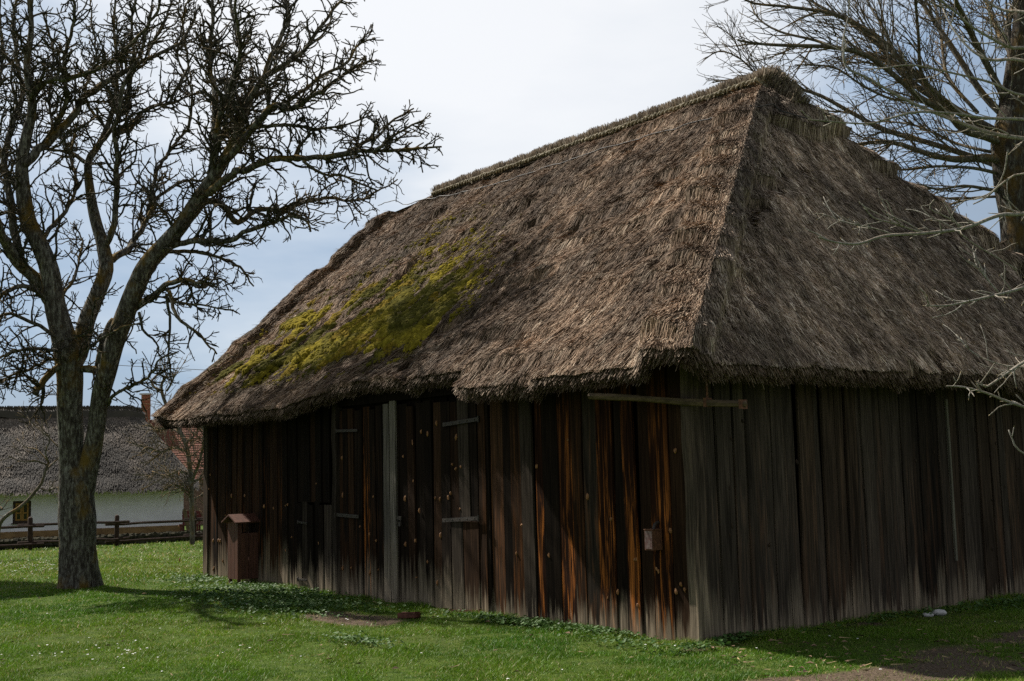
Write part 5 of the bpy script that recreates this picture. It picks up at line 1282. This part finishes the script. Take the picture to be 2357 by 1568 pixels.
# ------------------------------------------------------------------ fence and dry stone edging
fen = thing('rail_fence', 'low dark wooden post and rail fence in front of the cottage', 'fence')
def gpt(px, py):   # point on the sloping lawn
    d = ray(px, py); t = 10.0
    for _ in range(60): P = CAM + d * t; t += (P[2] - float(tz(P[0], P[1]))) / (-d[2]) * .9
    return CAM + d * t
fA, fB, fC = gpt(69, 1266), gpt(268, 1257), gpt(470, 1250)
fdir = unit(fC - fA); fdir[2] = 0; fdir = unit(fdir); seg = np.linalg.norm(fB - fA)
fps = [fA - (fB - fA) * 1.0, fA, fB, fB + (fB - fA) * 1.0, fB + (fB - fA) * 2.0]
ph = .93
for P in fps:
    P[2] = float(tz(P[0], P[1])); mb = MB(); lean = R.normal(size=2) * .02
    mb.tube([P - Z * .2, P + Z * .4 + np.array([lean[0], 0, 0]) * .4, P + Z * (ph - .03) + np.array([lean[0], 0, 0]), P + Z * ph + np.array([lean[0], 0, 0])], [.075, .072, .07, .05], 9, jit=.12); mb.build('post', M['fence'], fen, True)
fnn = np.array([fdir[1], -fdir[0], 0])
for i in range(4):
    for hz_ in (.70, .19):
        A, B = fps[i] - fdir * .35, fps[i + 1] + fdir * .35; sg = 1 if i % 2 else -1; dz = .05 * sg
        A = A + Z * (hz_ + dz * .6) + fnn * .11 * 1; B = B + Z * (hz_ + dz * .6) + fnn * .11
        mb = MB(); d = unit(B - A); n_ = 7; ts = np.linspace(0, 1, n_)
        mb.tube(A + np.multiply.outer(ts, B - A) + np.multiply.outer(.012 * R.normal(size=n_), Z), np.full(n_, .04), 6, jit=.15); mb.build('rail', M['fence'], fen)
edg = MB()
e0 = fps[0] - fnn * 1.0; e1 = fps[4] - fnn * 1.0; ne = 90
for k_ in range(ne):
    c_ = e0 + (e1 - e0) * (k_ + .5) / ne; c_[2] = float(tz(c_[0], c_[1]))
    for lay in range(2):
        r_ = R.uniform(.13, .2); cc_ = c_ + fdir * R.uniform(-.08, .08) + Z * (.06 + .16 * lay) - fnn * .08 * lay
        u_, v_ = np.meshgrid(np.linspace(0, 2 * math.pi, 9)[:-1], np.linspace(-math.pi / 2, math.pi / 2, 6), indexing='ij')
        D = np.stack([np.cos(v_) * np.cos(u_), np.cos(v_) * np.sin(u_) * .8, np.sin(v_) * .62], -1) * r_ * R.uniform(.75, 1.2, (8, 6, 1)) + cc_
        i_ = np.arange(8)[:, None]; j = np.arange(5)[None]
        edg.add(D.reshape(-1, 3), np.stack([i_ * 6 + j, ((i_ + 1) % 8) * 6 + j, ((i_ + 1) % 8) * 6 + j + 1, i_ * 6 + j + 1], -1).reshape(-1, 4))
tag(edg.build('stone_edging', M['stone']), 'low dark mossy dry stone edging running behind the rail fence', 'stone edging')

# red bench and leaning plank beside the cottage end
ben = thing('red_bench', 'small dark red garden bench by the right end of the white cottage', 'bench')
bcn = onY(438, 1205, 43.0); bcn[2] = float(tz(bcn[0], bcn[1]))
for hz_, dy_, nm in ((.45, 0, 'seat'), (.75, .22, 'backrest')):
    mb = MB()
    for q in (-1, 0, 1):
        if nm == 'seat': mb.box(bcn + np.array([0, q * .13, hz_]), (1, 0, 0), (0, 1, 0), Z, .36, .055, .02)
        else: mb.box(bcn + np.array([0, dy_, hz_ + q * .13]), (1, 0, 0), (0, 1, 0), Z, .36, .02, .055)
    mb.build(nm, M['red_paint'], ben)
for sx_ in (-.3, .3):
    mb = MB(); mb.box(bcn + np.array([sx_, -.12, .215]), (1, 0, 0), (0, 1, 0), Z, .03, .03, .215); mb.build('leg', M['red_paint'], ben)
    mb = MB(); mb.box(bcn + np.array([sx_, .17, .45]), (1, 0, 0), (0, 1, 0), Z, .03, .03, .45); mb.build('leg', M['red_paint'], ben)
pA, pB = onY(424, 1172, 42.0), onY(437, 1215, 42.0); pB[2] = float(tz(pB[0], pB[1]))
mb = MB(); d = unit(pB - pA); mb.box((pA + pB) / 2, d, np.cross(d, (0, 1, 0)), (0, 1, 0), np.linalg.norm(pB - pA) / 2, .06, .02); tag(mb.build('plank', M['pole']), 'pale plank leaning against the cottage end by the red bench', 'plank')

# overhead wire crossing behind the pear tree, on two wooden poles outside the view
wA, wB = onY(-420, 800, 30), onY(900, 880, 30)
wire = tag(bpy.data.objects.new('power_line', None), 'thin black overhead wire crossing the sky behind the pear tree', 'overhead wire'); C.objects.link(wire)
for dz in (0,):
    mb = MB(); ts = np.linspace(0, 1, 40); mid_ = onY(430, 851, 30); A_ = onY(0, 822, 30)
    d_ = (mid_ - A_); P = A_ + np.multiply.outer((ts - .5) * 3.2 + .5, d_) + np.multiply.outer(((ts - .5) ** 2 - .01) * .9 + dz, Z)
    mb.tube(P, np.full(40, .008), 5); mb.build('wire', M['cable'], wire); ends = (P[0], P[-1])
for P in ends:
    g_ = float(tz(P[0], P[1])); mb = MB(); mb.tube([np.array([P[0], P[1] + .2, g_ - .3]), np.array([P[0], P[1] + .2, P[2] + .4])], [.13, .09], 10); mb.build('pole', M['fence'], wire)

print('twig counts', PEAR_COUNT, len(m2), len(m3), len(m4), 'straws ok')
